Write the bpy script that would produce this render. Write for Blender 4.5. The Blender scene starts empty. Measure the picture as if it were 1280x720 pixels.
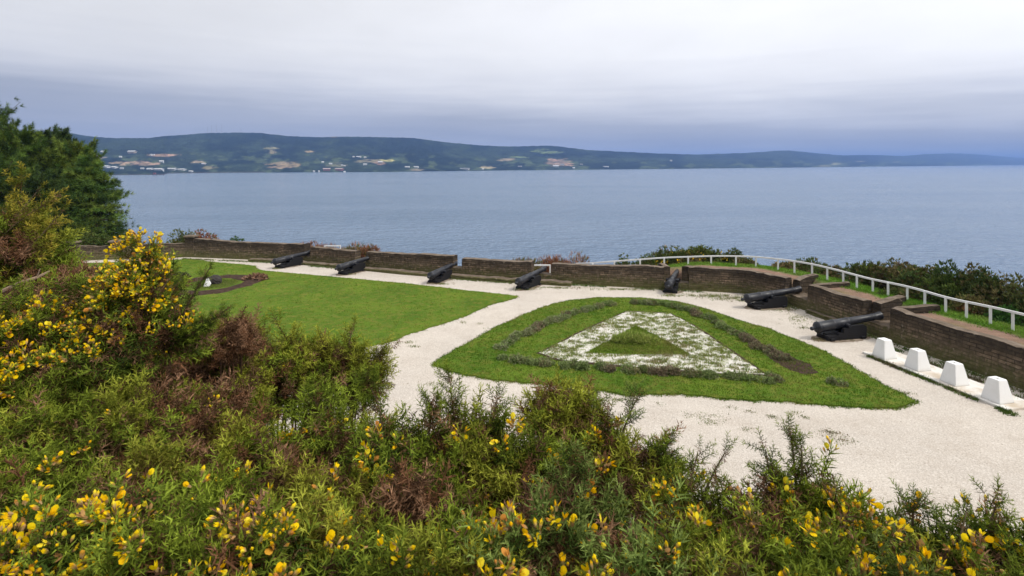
import bpy, math
import numpy as np
from mathutils import Vector

rng = np.random.default_rng(11)
SC = bpy.context.scene
COL = SC.collection
R = math.radians

# ------------------------------------------------------------------ camera, sky, sun, exposure
F_PX, CX, HY, HC = 700.0, 640.0, 203.5, 6.5       # focal length and horizon of the 1280x720 frame, eye height
cam_d = bpy.data.cameras.new('camera')
cam_d.sensor_width = 36.0
cam_d.lens = 36.0 * F_PX / 1280.0
cam_d.shift_y = -(360.0 - HY) / 1280.0
cam_d.clip_start = 0.05
cam_d.clip_end = 120000.0
cam_d.dof.use_dof = True
cam_d.dof.focus_distance = 16.0
cam_d.dof.aperture_fstop = 11.0
cam = bpy.data.objects.new('camera', cam_d)
COL.objects.link(cam)
cam.location = (0, 0, HC)
cam.rotation_euler = (R(90), 0, 0)
SC.camera = cam

SUN_AZ, SUN_EL = R(112), R(50)
S = Vector((math.cos(SUN_EL) * math.sin(SUN_AZ), math.cos(SUN_EL) * math.cos(SUN_AZ), math.sin(SUN_EL)))
sun_d = bpy.data.lights.new('sun', 'SUN')
sun_d.energy = 2.3
sun_d.angle = R(12)
sun_d.color = (1.0, 0.95, 0.88)
sun = bpy.data.objects.new('sun', sun_d)
COL.objects.link(sun)
sun.rotation_euler = (-S).to_track_quat('-Z', 'Y').to_euler()

SC.view_settings.view_transform = 'Standard'
SC.view_settings.look = 'None'
SC.view_settings.gamma = 1.0
SC.view_settings.exposure = 0.15
SC.render.engine = 'CYCLES'
SC.cycles.use_denoising = True
SC.cycles.max_bounces = 6
SC.cycles.diffuse_bounces = 2
SC.cycles.glossy_bounces = 2
SC.cycles.transmission_bounces = 3
SC.cycles.volume_bounces = 0
SC.cycles.caustics_reflective = False
SC.cycles.caustics_refractive = False


class NT:
    """small node-tree writer"""
    def __init__(self, tree):
        self.t = tree
        self.n = tree.nodes
        self.n.clear()

    def new(self, typ, **kw):
        nd = self.n.new(typ)
        for k, v in kw.items():
            setattr(nd, k, v)
        return nd

    def put(self, sock, v):
        if v is None:
            return
        if hasattr(v, 'is_output') or isinstance(v, bpy.types.NodeSocket):
            self.t.links.new(v, sock)
        elif isinstance(v, (tuple, list)) and len(v) == 3 and sock.type == 'RGBA':
            sock.default_value = (*v, 1)
        else:
            sock.default_value = v

    def math(self, op, a, b=0.0, c=None, clamp=False):
        nd = self.new('ShaderNodeMath', operation=op, use_clamp=clamp)
        self.put(nd.inputs[0], a)
        self.put(nd.inputs[1], b)
        if c is not None:
            self.put(nd.inputs[2], c)
        return nd.outputs[0]

    def mix(self, f, a, b, mode='MIX'):
        nd = self.new('ShaderNodeMix', data_type='RGBA', blend_type=mode)
        self.put(nd.inputs[0], f)
        self.put(nd.inputs[6], a)
        self.put(nd.inputs[7], b)
        return nd.outputs[2]

    def noise(self, vec, scale, detail=4, rough=0.55, out=0):
        nd = self.new('ShaderNodeTexNoise')
        if vec is not None:
            self.put(nd.inputs['Vector'], vec)
        nd.inputs['Scale'].default_value = scale
        nd.inputs['Detail'].default_value = detail
        nd.inputs['Roughness'].default_value = rough
        return nd.outputs[out]

    def ramp(self, f, stops, interp='LINEAR'):
        nd = self.new('ShaderNodeValToRGB')
        cr = nd.color_ramp
        cr.interpolation = interp
        while len(cr.elements) < len(stops):
            cr.elements.new(0.5)
        for e, (p, c) in zip(cr.elements, stops):
            e.position = p
            e.color = (*c, 1) if isinstance(c, (tuple, list)) else (c, c, c, 1)
        self.put(nd.inputs[0], f)
        return nd.outputs[0]

    def mapping(self, vec, scale=(1, 1, 1), loc=(0, 0, 0), rot=(0, 0, 0)):
        nd = self.new('ShaderNodeMapping')
        self.put(nd.inputs['Vector'], vec)
        nd.inputs['Scale'].default_value = scale
        nd.inputs['Location'].default_value = loc
        nd.inputs['Rotation'].default_value = rot
        return nd.outputs[0]

    def bump(self, h, strength, dist):
        nd = self.new('ShaderNodeBump')
        nd.inputs['Strength'].default_value = strength
        nd.inputs['Distance'].default_value = dist
        self.put(nd.inputs['Height'], h)
        return nd.outputs[0]


# ---- world: a Nishita sky seen through an overcast deck of streaky stratus
world = bpy.data.worlds.new('World')
SC.world = world
world.use_nodes = True
w = NT(world.node_tree)
sky = w.new('ShaderNodeTexSky', sky_type='NISHITA')
sky.sun_disc = False
sky.sun_elevation = SUN_EL
sky.sun_rotation = SUN_AZ
sky.air_density = 1.0
sky.dust_density = 1.5
bg1 = w.new('ShaderNodeBackground')
w.put(bg1.inputs[0], sky.outputs[0])
bg1.inputs[1].default_value = 0.10
tc = w.new('ShaderNodeTexCoord')
sep = w.new('ShaderNodeSeparateXYZ')
w.put(sep.inputs[0], tc.outputs['Generated'])
X, Y, Z = sep.outputs
az = w.math('ARCTAN2', X, Y)
cmb = w.new('ShaderNodeCombineXYZ')
w.put(cmb.inputs[0], w.math('MULTIPLY', az, 1.0))
w.put(cmb.inputs[1], w.math('MULTIPLY', Z, 9.0))
n1 = w.noise(cmb.outputs[0], 1.6, 5, 0.55)
n2 = w.noise(w.mapping(cmb.outputs[0], (2.0, 4.2, 1), (7, 3, 0)), 2.2, 4, 0.5)
n3 = w.noise(w.mapping(tc.outputs['Generated'], (1, 1, 2.6)), 2.6, 6, 0.55)
t = w.math('ADD', Z, w.math('MULTIPLY', w.math('SUBTRACT', n1, 0.5), 0.12))
t = w.math('ADD', t, w.math('MULTIPLY', w.math('SUBTRACT', n2, 0.5), 0.030))
t = w.math('ADD', t, w.math('MULTIPLY', az, 0.032))
t = w.math('ADD', t, 0.010)
t = w.math('MULTIPLY', t, 2.5, clamp=True)
cloud = w.ramp(t, [(0.0, (.56, .585, .66)), (0.07, (.47, .50, .59)), (0.13, (.385, .42, .525)), (0.20, (.45, .48, .575)),
                   (0.28, (.64, .66, .735)), (0.36, (.80, .81, .86)), (0.50, (.91, .915, .945)), (1.0, (.92, .925, .94))])
cloud = w.mix(0.20, cloud, w.mix(1.0, cloud, w.ramp(n3, [(0.35, .70), (0.65, 1.15)]), 'MULTIPLY'))
up = w.math('MULTIPLY', w.math('SUBTRACT', Z, 0.25), 1.2, clamp=True)
boost = w.math('ADD', 1.0, w.math('MULTIPLY', up, 0.20))
boost = w.math('ADD', boost, w.math('MULTIPLY', w.math('MAXIMUM', w.math('MINIMUM', az, 0.9), -0.9), w.math('MULTIPLY', w.math('MULTIPLY', Z, 4.0, clamp=True), 0.30)))
bg2 = w.new('ShaderNodeBackground')
w.put(bg2.inputs[0], cloud)
w.put(bg2.inputs[1], boost)
mixs = w.new('ShaderNodeMixShader')
mixs.inputs[0].default_value = 0.94
w.t.links.new(bg1.outputs[0], mixs.inputs[1])
w.t.links.new(bg2.outputs[0], mixs.inputs[2])
wo = w.new('ShaderNodeOutputWorld')
w.t.links.new(mixs.outputs[0], wo.inputs[0])


# ------------------------------------------------------------------ helpers
def tag(o, label=None, cat=None, group=None, kind=None):
    if label: o['label'] = label
    if cat: o['category'] = cat
    if group: o['group'] = group
    if kind: o['kind'] = kind
    return o


def empty(name, loc=(0, 0, 0), rz=0.0, label=None, cat=None, group=None):
    o = bpy.data.objects.new(name, None)
    COL.objects.link(o)
    o.location = loc
    o.rotation_euler = (0, 0, rz)
    o.empty_display_size = 0.2
    return tag(o, label, cat, group)


def gp(px, py, z=0.0):
    """the ground point at height z that the photo shows at pixel (px, py)"""
    d = (HC - z) * F_PX / (py - HY)
    return np.array([(px - CX) / F_PX * d, d, z])


def at(px, py, d):
    """the point at distance d shown at pixel (px, py)"""
    return np.array([(px - CX) / F_PX * d, d, HC - (py - HY) / F_PX * d])


class MB:
    def __init__(self):
        self.v, self.c, self.t, self.q, self.w = [], [], [], [], []
        self.tm, self.qm = [], []
        self.n = 0

    def add(self, v, tris=None, quads=None, col=(.5, .5, .5), mat=0, uvw=None):
        v = np.asarray(v, float).reshape(-1, 3)
        k = len(v)
        c = np.asarray(col, float)
        if c.ndim == 1:
            c = np.repeat(c[None], k, 0)
        self.v.append(v)
        self.c.append(c)
        self.w.append(np.zeros((k, 3)) if uvw is None else np.asarray(uvw, float))
        if tris is not None and len(tris):
            a = np.asarray(tris, int).reshape(-1, 3)
            self.t.append(a + self.n)
            self.tm.append(np.full(len(a), mat))
        if quads is not None and len(quads):
            a = np.asarray(quads, int).reshape(-1, 4)
            self.q.append(a + self.n)
            self.qm.append(np.full(len(a), mat))
        self.n += k
        return self

    def build(self, name, mats, parent=None, smooth=False, weld=False):
        me = bpy.data.meshes.new(name)
        V = np.concatenate(self.v)
        T = np.concatenate(self.t) if self.t else np.zeros((0, 3), int)
        Q = np.concatenate(self.q) if self.q else np.zeros((0, 4), int)
        nl = T.size + Q.size
        me.vertices.add(len(V))
        me.vertices.foreach_set('co', V.astype(np.float32).ravel())
        me.loops.add(nl)
        me.loops.foreach_set('vertex_index', np.concatenate([T.ravel(), Q.ravel()]).astype(np.int32))
        npoly = len(T) + len(Q)
        me.polygons.add(npoly)
        starts = np.concatenate([np.arange(len(T)) * 3, T.size + np.arange(len(Q)) * 4]).astype(np.int32)
        me.polygons.foreach_set('loop_start', starts)
        mi = np.concatenate([np.concatenate(self.tm) if self.tm else [], np.concatenate(self.qm) if self.qm else []])
        me.polygons.foreach_set('material_index', mi.astype(np.int32))
        me.polygons.foreach_set('use_smooth', np.full(npoly, smooth))
        C = np.concatenate(self.c)
        a = me.attributes.new('col', 'FLOAT_COLOR', 'POINT')
        a.data.foreach_set('color', np.concatenate([C, np.ones((len(C), 1))], 1).astype(np.float32).ravel())
        W = np.concatenate(self.w)
        if W.any():
            a = me.attributes.new('wuv', 'FLOAT_VECTOR', 'POINT')
            a.data.foreach_set('vector', W.astype(np.float32).ravel())
        if not isinstance(mats, (list, tuple)):
            mats = [mats]
        for m in mats:
            me.materials.append(m)
        me.update(calc_edges=True)
        me.validate()
        o = bpy.data.objects.new(name, me)
        COL.objects.link(o)
        if parent is not None:
            o.parent = parent
        return o


def unit(v):
    v = np.asarray(v, float)
    return v / np.maximum(np.linalg.norm(v, axis=-1, keepdims=True), 1e-9)


def rnd_unit(n, r=None):
    r = r or rng
    return unit(r.normal(size=(n, 3)))


def perp(D, r=None):
    return unit(np.cross(D, rnd_unit(len(D), r)))


def soup(mb, P, D, L, W, C, diamond=False, mat=0, side=None):
    """one small blade per row: base P, direction D, length L, width W, colour C"""
    n = len(P)
    if n == 0: return
    L = np.broadcast_to(np.asarray(L, float), (n,))[:, None]
    W = np.broadcast_to(np.asarray(W, float), (n,))[:, None]
    C = np.broadcast_to(np.asarray(C, float), (n, 3))
    s = perp(D) if side is None else side
    if diamond:
        v = np.stack([P, P + D * L * .45 + s * W * .5, P + D * L, P + D * L * .45 - s * W * .5], 1)
        mb.add(v.reshape(-1, 3), quads=np.arange(4 * n).reshape(-1, 4), col=np.repeat(C, 4, 0), mat=mat)
    else:
        v = np.stack([P + s * W * .5, P + D * L, P - s * W * .5], 1)
        mb.add(v.reshape(-1, 3), tris=np.arange(3 * n).reshape(-1, 3), col=np.repeat(C, 3, 0), mat=mat)


def tube(mb, pts, rad, n=6, col=(.2, .13, .08), mat=0, caps=True):
    pts = np.asarray(pts, float)
    rad = np.broadcast_to(np.asarray(rad, float), (len(pts),))
    tan = unit(np.gradient(pts, axis=0))
    ref = np.array([0, 0, 1.0]) if abs(tan[0][2]) < .9 else np.array([1.0, 0, 0])
    a = np.linspace(0, 2 * np.pi, n, endpoint=False)
    V = []
    for p, t_, r_ in zip(pts, tan, rad):
        u = unit(np.cross(ref, t_))
        v_ = np.cross(t_, u)
        V.append(p + r_ * (np.cos(a)[:, None] * u + np.sin(a)[:, None] * v_))
    V = np.concatenate(V)
    m = len(pts)
    q = [(i * n + j, i * n + (j + 1) % n, (i + 1) * n + (j + 1) % n, (i + 1) * n + j) for i in range(m - 1) for j in range(n)]
    tr = []
    if caps:
        V = np.concatenate([V, pts[:1], pts[-1:]])
        tr = [(m * n, (j + 1) % n, j) for j in range(n)] + [(m * n + 1, (m - 1) * n + j, (m - 1) * n + (j + 1) % n) for j in range(n)]
    mb.add(V, tris=tr, quads=q, col=col, mat=mat)


def lathe(mb, prof, axis_o, axis_d, n=28, col=(.5, .5, .5), mat=0):
    """profile [(along, radius)] spun round an axis"""
    o = np.asarray(axis_o, float)
    d = unit(np.asarray(axis_d, float))
    u = unit(np.cross(d, [0, 0, 1.0]))
    v_ = np.cross(d, u)
    a = np.linspace(0, 2 * np.pi, n, endpoint=False)
    V = np.concatenate([o + d * s + max(r_, 1e-4) * (np.cos(a)[:, None] * u + np.sin(a)[:, None] * v_) for s, r_ in prof])
    m = len(prof)
    q = [(i * n + j, i * n + (j + 1) % n, (i + 1) * n + (j + 1) % n, (i + 1) * n + j) for i in range(m - 1) for j in range(n)]
    mb.add(V, quads=q, col=col, mat=mat)


def box(mb, c, half, rot=None, col=(.5, .5, .5), mat=0, bev=0.0):
    """bevelled box: a cuboid whose twelve edges are cut"""
    h = np.asarray(half, float)
    b = min(bev, h.min() * .45)
    if b <= 0:
        sg = np.array([(x, y, z) for x in (-1, 1) for y in (-1, 1) for z in (-1, 1)], float)
        v = sg * h
        q = [(0, 1, 3, 2), (4, 6, 7, 5), (0, 4, 5, 1), (2, 3, 7, 6), (0, 2, 6, 4), (1, 5, 7, 3)]
        tr = []
    else:
        v, idx = [], {}
        for x in (-1, 1):
            for y in (-1, 1):
                for z in (-1, 1):
                    s_ = np.array([x, y, z], float)
                    for k in range(3):
                        p = s_ * (h - b)
                        p[k] = s_[k] * h[k]
                        idx[(x, y, z, k)] = len(v)
                        v.append(p)
        q, tr = [], []
        for k in range(3):
            i, j = (k + 1) % 3, (k + 2) % 3
            for s_ in (-1, 1):
                f = []
                for a_, b_ in ((-1, -1), (1, -1), (1, 1), (-1, 1)):
                    t3 = [0, 0, 0]
                    t3[k], t3[i], t3[j] = s_, a_, b_
                    f.append(idx[(*t3, k)])
                q.append(f if s_ > 0 else f[::-1])
            for a_ in (-1, 1):
                for b_ in (-1, 1):
                    lo, hi = [0, 0, 0], [0, 0, 0]
                    lo[k], hi[k] = -1, 1
                    lo[i] = hi[i] = a_
                    lo[j] = hi[j] = b_
                    f = [idx[(*lo, i)], idx[(*hi, i)], idx[(*hi, j)], idx[(*lo, j)]]
                    q.append(f if a_ * b_ < 0 else f[::-1])
        for x in (-1, 1):
            for y in (-1, 1):
                for z in (-1, 1):
                    f = [idx[(x, y, z, k)] for k in range(3)]
                    tr.append(f if x * y * z > 0 else f[::-1])
        v = np.array(v)
    if rot is not None:
        v = v @ np.asarray(rot).T
    mb.add(v + np.asarray(c, float), tris=tr, quads=q, col=col, mat=mat)


def rotz(a):
    c, s_ = math.cos(a), math.sin(a)
    return np.array([[c, -s_, 0], [s_, c, 0], [0, 0, 1.0]])


_perm = np.random.default_rng(3).permutation(512)
_grad = np.random.default_rng(4).uniform(-1, 1, 512)


def vnoise(x, y):
    """value noise in -1..1"""
    x = np.asarray(x, float); y = np.asarray(y, float)
    xi, yi = np.floor(x).astype(int), np.floor(y).astype(int)
    fx, fy = x - xi, y - yi
    fx, fy = fx * fx * (3 - 2 * fx), fy * fy * (3 - 2 * fy)
    h = lambda i, j: _grad[_perm[(_perm[i % 512] + j) % 512]]
    return (h(xi, yi) * (1 - fx) + h(xi + 1, yi) * fx) * (1 - fy) + (h(xi, yi + 1) * (1 - fx) + h(xi + 1, yi + 1) * fx) * fy


def fbm(x, y, o=4):
    s_, a = 0, 1.0
    for k in range(o):
        s_ = s_ + a * vnoise(x * 2 ** k + 17 * k, y * 2 ** k - 9 * k)
        a *= .5
    return s_ / 1.9


def in_poly(x, y, poly):
    ins = np.zeros(np.shape(x), bool)
    n = len(poly)
    for i in range(n):
        x0, y0 = poly[i][:2]
        x1, y1 = poly[(i + 1) % n][:2]
        c = ((y0 > y) != (y1 > y)) & (x < (x1 - x0) * (y - y0) / (y1 - y0 + 1e-12) + x0)
        ins ^= c
    return ins


def edge_dist(x, y, poly):
    d = np.full(np.shape(x), 1e9)
    n = len(poly)
    for i in range(n):
        a, b = np.asarray(poly[i][:2], float), np.asarray(poly[(i + 1) % n][:2], float)
        ab = b - a
        tt = np.clip(((x - a[0]) * ab[0] + (y - a[1]) * ab[1]) / (ab @ ab + 1e-12), 0, 1)
        d = np.minimum(d, np.hypot(x - a[0] - tt * ab[0], y - a[1] - tt * ab[1]))
    return d


def rough_poly(poly, step=0.12, amp=0.07, freq=1.6):
    out = []
    n = len(poly)
    for i in range(n):
        a, b = np.asarray(poly[i][:2], float), np.asarray(poly[(i + 1) % n][:2], float)
        L = np.linalg.norm(b - a)
        k = max(1, int(L / step))
        nn = np.array([b[1] - a[1], a[0] - b[0]]) / max(L, 1e-6)
        for j in range(k):
            p = a + (b - a) * j / k
            out.append(p + nn * amp * (fbm(p[0] * freq, p[1] * freq, 4) + .5 * vnoise(p[0] * 9, p[1] * 9)))
    return out


def sheet(name, polys, z, mat, thick=0.0, kind='structure', col=(.5, .5, .5)):
    """flat patches of ground with a low edge, triangulated with bmesh"""
    import bmesh
    bm = bmesh.new()
    for poly in polys:
        top = [bm.verts.new((p[0], p[1], z)) for p in poly]
        f = bm.faces.new(top)
        f.normal_update()
        if f.normal.z < 0: f.normal_flip()
        if thick:
            bot = [bm.verts.new((p[0], p[1], z - thick)) for p in poly]
            n = len(poly)
            for i in range(n):
                try: bm.faces.new((top[i], top[(i + 1) % n], bot[(i + 1) % n], bot[i]))
                except ValueError: pass
    bmesh.ops.recalc_face_normals(bm, faces=bm.faces)
    bmesh.ops.triangulate(bm, faces=bm.faces)
    me = bpy.data.meshes.new(name)
    bm.to_mesh(me)
    bm.free()
    me.materials.append(mat)
    o = bpy.data.objects.new(name, me)
    COL.objects.link(o)
    if kind: o['kind'] = kind
    return o


def material(name):
    m = bpy.data.materials.new(name)
    m.use_nodes = True
    return m, NT(m.node_tree)


def finish(k, color, rough=0.8, normal=None, spec=0.3, metallic=0.0, extra=None):
    p = k.new('ShaderNodeBsdfPrincipled')
    k.put(p.inputs['Base Color'], color)
    k.put(p.inputs['Roughness'], rough)
    p.inputs['Specular IOR Level'].default_value = spec
    p.inputs['Metallic'].default_value = metallic
    if normal is not None:
        k.put(p.inputs['Normal'], normal)
    o = k.new('ShaderNodeOutputMaterial')
    sh = p.outputs[0]
    if extra: sh = extra(p)
    k.t.links.new(sh, o.inputs[0])
    return p


# ------------------------------------------------------------------ materials
M = {}
# leaf-like things: colour from the plant, a little light through the blade
m, k = material('leaf')
at_ = k.new('ShaderNodeAttribute', attribute_name='col')
def _tr(p):
    tl = k.new('ShaderNodeBsdfTranslucent')
    k.put(tl.inputs[0], at_.outputs[0])
    mx = k.new('ShaderNodeMixShader')
    mx.inputs[0].default_value = 0.12
    k.t.links.new(p.outputs[0], mx.inputs[1])
    k.t.links.new(tl.outputs[0], mx.inputs[2])
    return mx.outputs[0]
finish(k, at_.outputs[0], .7, spec=.08, extra=_tr)
M['leaf'] = m
m, k = material('petal')
at_ = k.new('ShaderNodeAttribute', attribute_name='col')
def _tp(p):
    tl = k.new('ShaderNodeBsdfTranslucent')
    k.put(tl.inputs[0], at_.outputs[0])
    mx = k.new('ShaderNodeMixShader')
    mx.inputs[0].default_value = 0.32
    k.t.links.new(p.outputs[0], mx.inputs[1])
    k.t.links.new(tl.outputs[0], mx.inputs[2])
    return mx.outputs[0]
finish(k, at_.outputs[0], .6, spec=.1, extra=_tp)
M['petal'] = m
# bark
m, k = material('bark')
at_ = k.new('ShaderNodeAttribute', attribute_name='col')
g = k.new('ShaderNodeNewGeometry')
nz = k.noise(g.outputs['Position'], 40, 5)
finish(k, k.mix(1.0, at_.outputs[0], k.ramp(nz, [(.3, .6), (.7, 1.3)]), 'MULTIPLY'), .85, k.bump(nz, .6, .01))
M['bark'] = m
# pale crushed shell gravel
m, k = material('shell_gravel')
g = k.new('ShaderNodeNewGeometry')
P = g.outputs['Position']
big = k.noise(P, .35, 5, .6)
mid = k.noise(P, .9, 6, .68)
fine = k.noise(P, 28, 3, .7)
vor = k.new('ShaderNodeTexVoronoi')
k.put(vor.inputs['Vector'], P)
vor.inputs['Scale'].default_value = 34
base = k.mix(k.ramp(big, [(.38, 0), (.62, 1)]), (.51, .445, .370), (.42, .365, .305))
base = k.mix(k.math('MULTIPLY', k.ramp(mid, [(.46, 0), (.68, 1)]), .75), base, (.345, .28, .215))
base = k.mix(k.ramp(fine, [(.36, .75), (.52, 0)]), base, (.25, .21, .17))
base = k.mix(k.math('MULTIPLY', vor.outputs['Distance'], .55), base, (.84, .785, .71))
spk = k.noise(P, 11, 2, .8)
base = k.mix(k.math('MULTIPLY', k.ramp(spk, [(.62, 0), (.70, 1)]), .55), base, (.16, .13, .09))
finish(k, base, .95, k.bump(k.math('ADD', fine, k.math('MULTIPLY', mid, 1.5)), .5, .03), spec=.15)
M['gravel'] = m
# white shell bed with grass coming through
m, k = material('white_shell')
g = k.new('ShaderNodeNewGeometry')
P = g.outputs['Position']
a1 = k.noise(P, 6.5, 4, .65)
a2 = k.noise(P, 16, 3, .7)
base = k.mix(k.ramp(a2, [(.33, 1), (.48, 0)]), (.68, .65, .59), (.36, .32, .24))
base = k.mix(k.math('MULTIPLY', k.ramp(a1, [(.50, 0), (.60, 1)]), .7), base, (.21, .24, .07))
finish(k, base, .9, k.bump(k.math('ADD', a2, a1), .7, .06), spec=.2)
M['white_shell'] = m
# lawn
m, k = material('lawn')
g = k.new('ShaderNodeNewGeometry')
P = g.outputs['Position']
b1 = k.noise(P, .45, 5, .6)
b2 = k.noise(P, 3.0, 5, .65)
b3 = k.noise(P, 26, 3, .7)
base = k.mix(k.ramp(b1, [(.35, 0), (.65, 1)]), (.070, .145, .010), (.135, .210, .018))
base = k.mix(k.math('MULTIPLY', k.ramp(b2, [(.46, 0), (.68, 1)]), .85), base, (.20, .195, .035))
base = k.mix(k.math('MULTIPLY', k.ramp(b3, [(.35, 1), (.52, 0)]), .55), base, (.045, .085, .008))
finish(k, base, .9, k.bump(k.math('ADD', b3, b2), .9, .05), spec=.1)
M['lawn'] = m
# soil
m, k = material('soil')
g = k.new('ShaderNodeNewGeometry')
P = g.outputs['Position']
s1, s2 = k.noise(P, 5, 5, .65), k.noise(P, 40, 3, .7)
finish(k, k.mix(k.ramp(s1, [(.35, 0), (.7, 1)]), (.050, .032, .024), (.115, .072, .052)), .95, k.bump(k.math('ADD', s1, s2), 1, .06), spec=.1)
M['soil'] = m
# outer ground: colour painted by what covers it (dirt, grass, scrub)
m, k = material('cliff_ground')
at_ = k.new('ShaderNodeAttribute', attribute_name='col')
g = k.new('ShaderNodeNewGeometry')
P = g.outputs['Position']
s1, s2 = k.noise(P, 3, 5, .65), k.noise(P, 30, 3, .7)
finish(k, k.mix(1.0, at_.outputs[0], k.ramp(k.math('MULTIPLY', k.math('ADD', s1, s2), .5), [(.33, .62), (.67, 1.3)]), 'MULTIPLY'), .95,
       k.bump(k.math('ADD', s1, s2), .8, .05), spec=.1)
M['cliff'] = m
# weathered thin-coursed stone
m, k = material('coursed_stone')
wu = k.new('ShaderNodeAttribute', attribute_name='wuv')
U = wu.outputs['Vector']
g = k.new('ShaderNodeNewGeometry')
P = g.outputs['Position']
warp = k.noise(P, 1.6, 3, .6, out=1)
U2 = k.new('ShaderNodeVectorMath', operation='MULTIPLY_ADD')
k.put(U2.inputs[0], warp)
U2.inputs[1].default_value = (.10, .07, 0)
k.put(U2.inputs[2], U)
br = k.new('ShaderNodeTexBrick')
k.put(br.inputs['Vector'], U2.outputs[0])
br.inputs['Scale'].default_value = 1.0
br.inputs['Brick Width'].default_value = .44
br.inputs['Row Height'].default_value = .115
br.inputs['Mortar Size'].default_value = .016
br.inputs['Mortar Smooth'].default_value = .4
br.inputs['Bias'].default_value = -.2
br.offset = .47
br.inputs['Color1'].default_value = (.105, .080, .055, 1)
br.inputs['Color2'].default_value = (.275, .195, .130, 1)
br.inputs['Mortar'].default_value = (.035, .026, .017, 1)
w1, w2, w3 = k.noise(P, 1.1, 5, .65), k.noise(P, 7, 4, .65), k.noise(P, 45, 3, .7)
base = k.mix(k.ramp(w1, [(.36, 0), (.64, 1)]), br.outputs[0], (.135, .100, .066))
base = k.mix(1.0, base, k.ramp(w2, [(.28, .30), (.72, 1.5)]), 'MULTIPLY')
sz = k.new('ShaderNodeSeparateXYZ')
k.put(sz.inputs[0], U)
zz = sz.outputs[1]
# dark crust of lichen and algae near the coping, moss at the foot
crust = k.math('MULTIPLY', k.ramp(k.math('MULTIPLY', k.math('ADD', zz, k.math('ADD', k.math('MULTIPLY', w1, 1.0), k.math('MULTIPLY', w2, .5))), .4), [(.54, 0), (.72, 1)]), .74)
base = k.mix(crust, base, (.026, .021, .017))
moss = k.math('MULTIPLY', k.ramp(k.math('MULTIPLY', k.math('ADD', zz, k.math('MULTIPLY', w2, 1.1)), .5), [(.33, 1), (.58, 0)]), .7)
base = k.mix(moss, base, (.11, .115, .035))
lich = k.ramp(k.noise(P, 5.5, 2, .5), [(.68, 0), (.73, 1)])
base = k.mix(k.math('MULTIPLY', lich, .5), base, (.33, .28, .21))
hh = k.math('ADD', k.math('MULTIPLY', br.outputs['Fac'], -1.2), k.math('ADD', w2, k.math('MULTIPLY', w3, .5)))
finish(k, base, .92, k.bump(hh, .9, .03), spec=.15)
M['stone'] = m
# lichen-pale coping and steps
m, k = material('pale_stone')
g = k.new('ShaderNodeNewGeometry')
P = g.outputs['Position']
s1, s2 = k.noise(P, 2.5, 5, .65), k.noise(P, 22, 3, .7)
base = k.mix(k.ramp(s1, [(.35, 0), (.68, 1)]), (.10, .075, .052), (.24, .19, .145))
finish(k, base, .9, k.bump(k.math('ADD', s1, s2), .7, .03), spec=.15)
M['pale_stone'] = m
# black painted iron
m, k = material('black_iron')
g = k.new('ShaderNodeTexCoord')
P = g.outputs['Object']
s1, s2 = k.noise(P, 3, 5, .65), k.noise(P, 38, 3, .7)
base = k.mix(k.ramp(s1, [(.40, 0), (.70, 1)]), (.009, .010, .014), (.022, .023, .029))
base = k.mix(k.math('MULTIPLY', k.ramp(s2, [(.60, 0), (.72, 1)]), .35), base, (.075, .05, .035))
finish(k, base, k.ramp(s1, [(.3, .34), (.7, .52)]), k.bump(s2, .25, .006), spec=.4)
M['iron'] = m
m, k = material('black_timber')
g = k.new('ShaderNodeTexCoord')
P = g.outputs['Object']
s1 = k.noise(k.mapping(P, (2, 14, 14)), 2.5, 5, .65)
finish(k, k.mix(s1, (.006, .006, .008), (.018, .017, .018)), .65, k.bump(s1, .5, .012), spec=.2)
M['timber'] = m
# white paint, slightly soiled
m, k = material('white_paint')
g = k.new('ShaderNodeNewGeometry')
P = g.outputs['Position']
s1, s2 = k.noise(P, 2.2, 5, .65), k.noise(P, 24, 3, .7)
sp_ = k.new('ShaderNodeSeparateXYZ')
k.put(sp_.inputs[0], P)
grime = k.math('MULTIPLY', k.ramp(k.math('ADD', sp_.outputs[2], k.math('MULTIPLY', s1, .22)), [(.14, 1), (.26, 0)]), .34)
streak = k.noise(k.mapping(P, (9, 9, .8)), 1.0, 4, .6)
base = k.mix(k.math('MULTIPLY', k.ramp(s1, [(.5, 0), (.75, 1)]), .35), (.84, .835, .82), (.68, .65, .58))
base = k.mix(k.math('MULTIPLY', k.ramp(streak, [(.55, 0), (.72, 1)]), .12), base, (.45, .43, .38))
base = k.mix(grime, base, (.40, .36, .27))
base = k.mix(k.math('MULTIPLY', k.ramp(s2, [(.66, 0), (.76, 1)]), .4), base, (.42, .36, .28))
finish(k, base, .55, k.bump(s2, .15, .01), spec=.3)
M['white'] = m
m, k = material('white_concrete')
g = k.new('ShaderNodeNewGeometry')
P = g.outputs['Position']
s1, s2 = k.noise(P, 1.6, 5, .65), k.noise(P, 24, 3, .7)
base = k.mix(k.ramp(s1, [(.44, 0), (.66, .9)]), (.74, .71, .66), (.50, .41, .30))
base = k.mix(k.math('MULTIPLY', k.ramp(s2, [(.60, 0), (.72, 1)]), .4), base, (.24, .22, .14))
finish(k, base, .85, k.bump(s2, .4, .01), spec=.2)
M['slab'] = m
m, k = material('dark_hole')
finish(k, (.02, .02, .02), .9)
M['hole'] = m
# far hills
m, k = material('hill_woods')
at_ = k.new('ShaderNodeAttribute', attribute_name='col')
g = k.new('ShaderNodeNewGeometry')
P = g.outputs['Position']
s1, s2 = k.noise(P, .012, 5, .7), k.noise(P, .06, 3, .7)
finish(k, k.mix(1.0, at_.outputs[0], k.ramp(k.math('MULTIPLY', k.math('ADD', s1, s2), .5), [(.36, .30), (.66, 1.9)]), 'MULTIPLY'), 1.0, spec=0.0)
M['hill'] = m
m, k = material('far_wall')
at_ = k.new('ShaderNodeAttribute', attribute_name='col')
finish(k, at_.outputs[0], .8)
M['far'] = m
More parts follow.
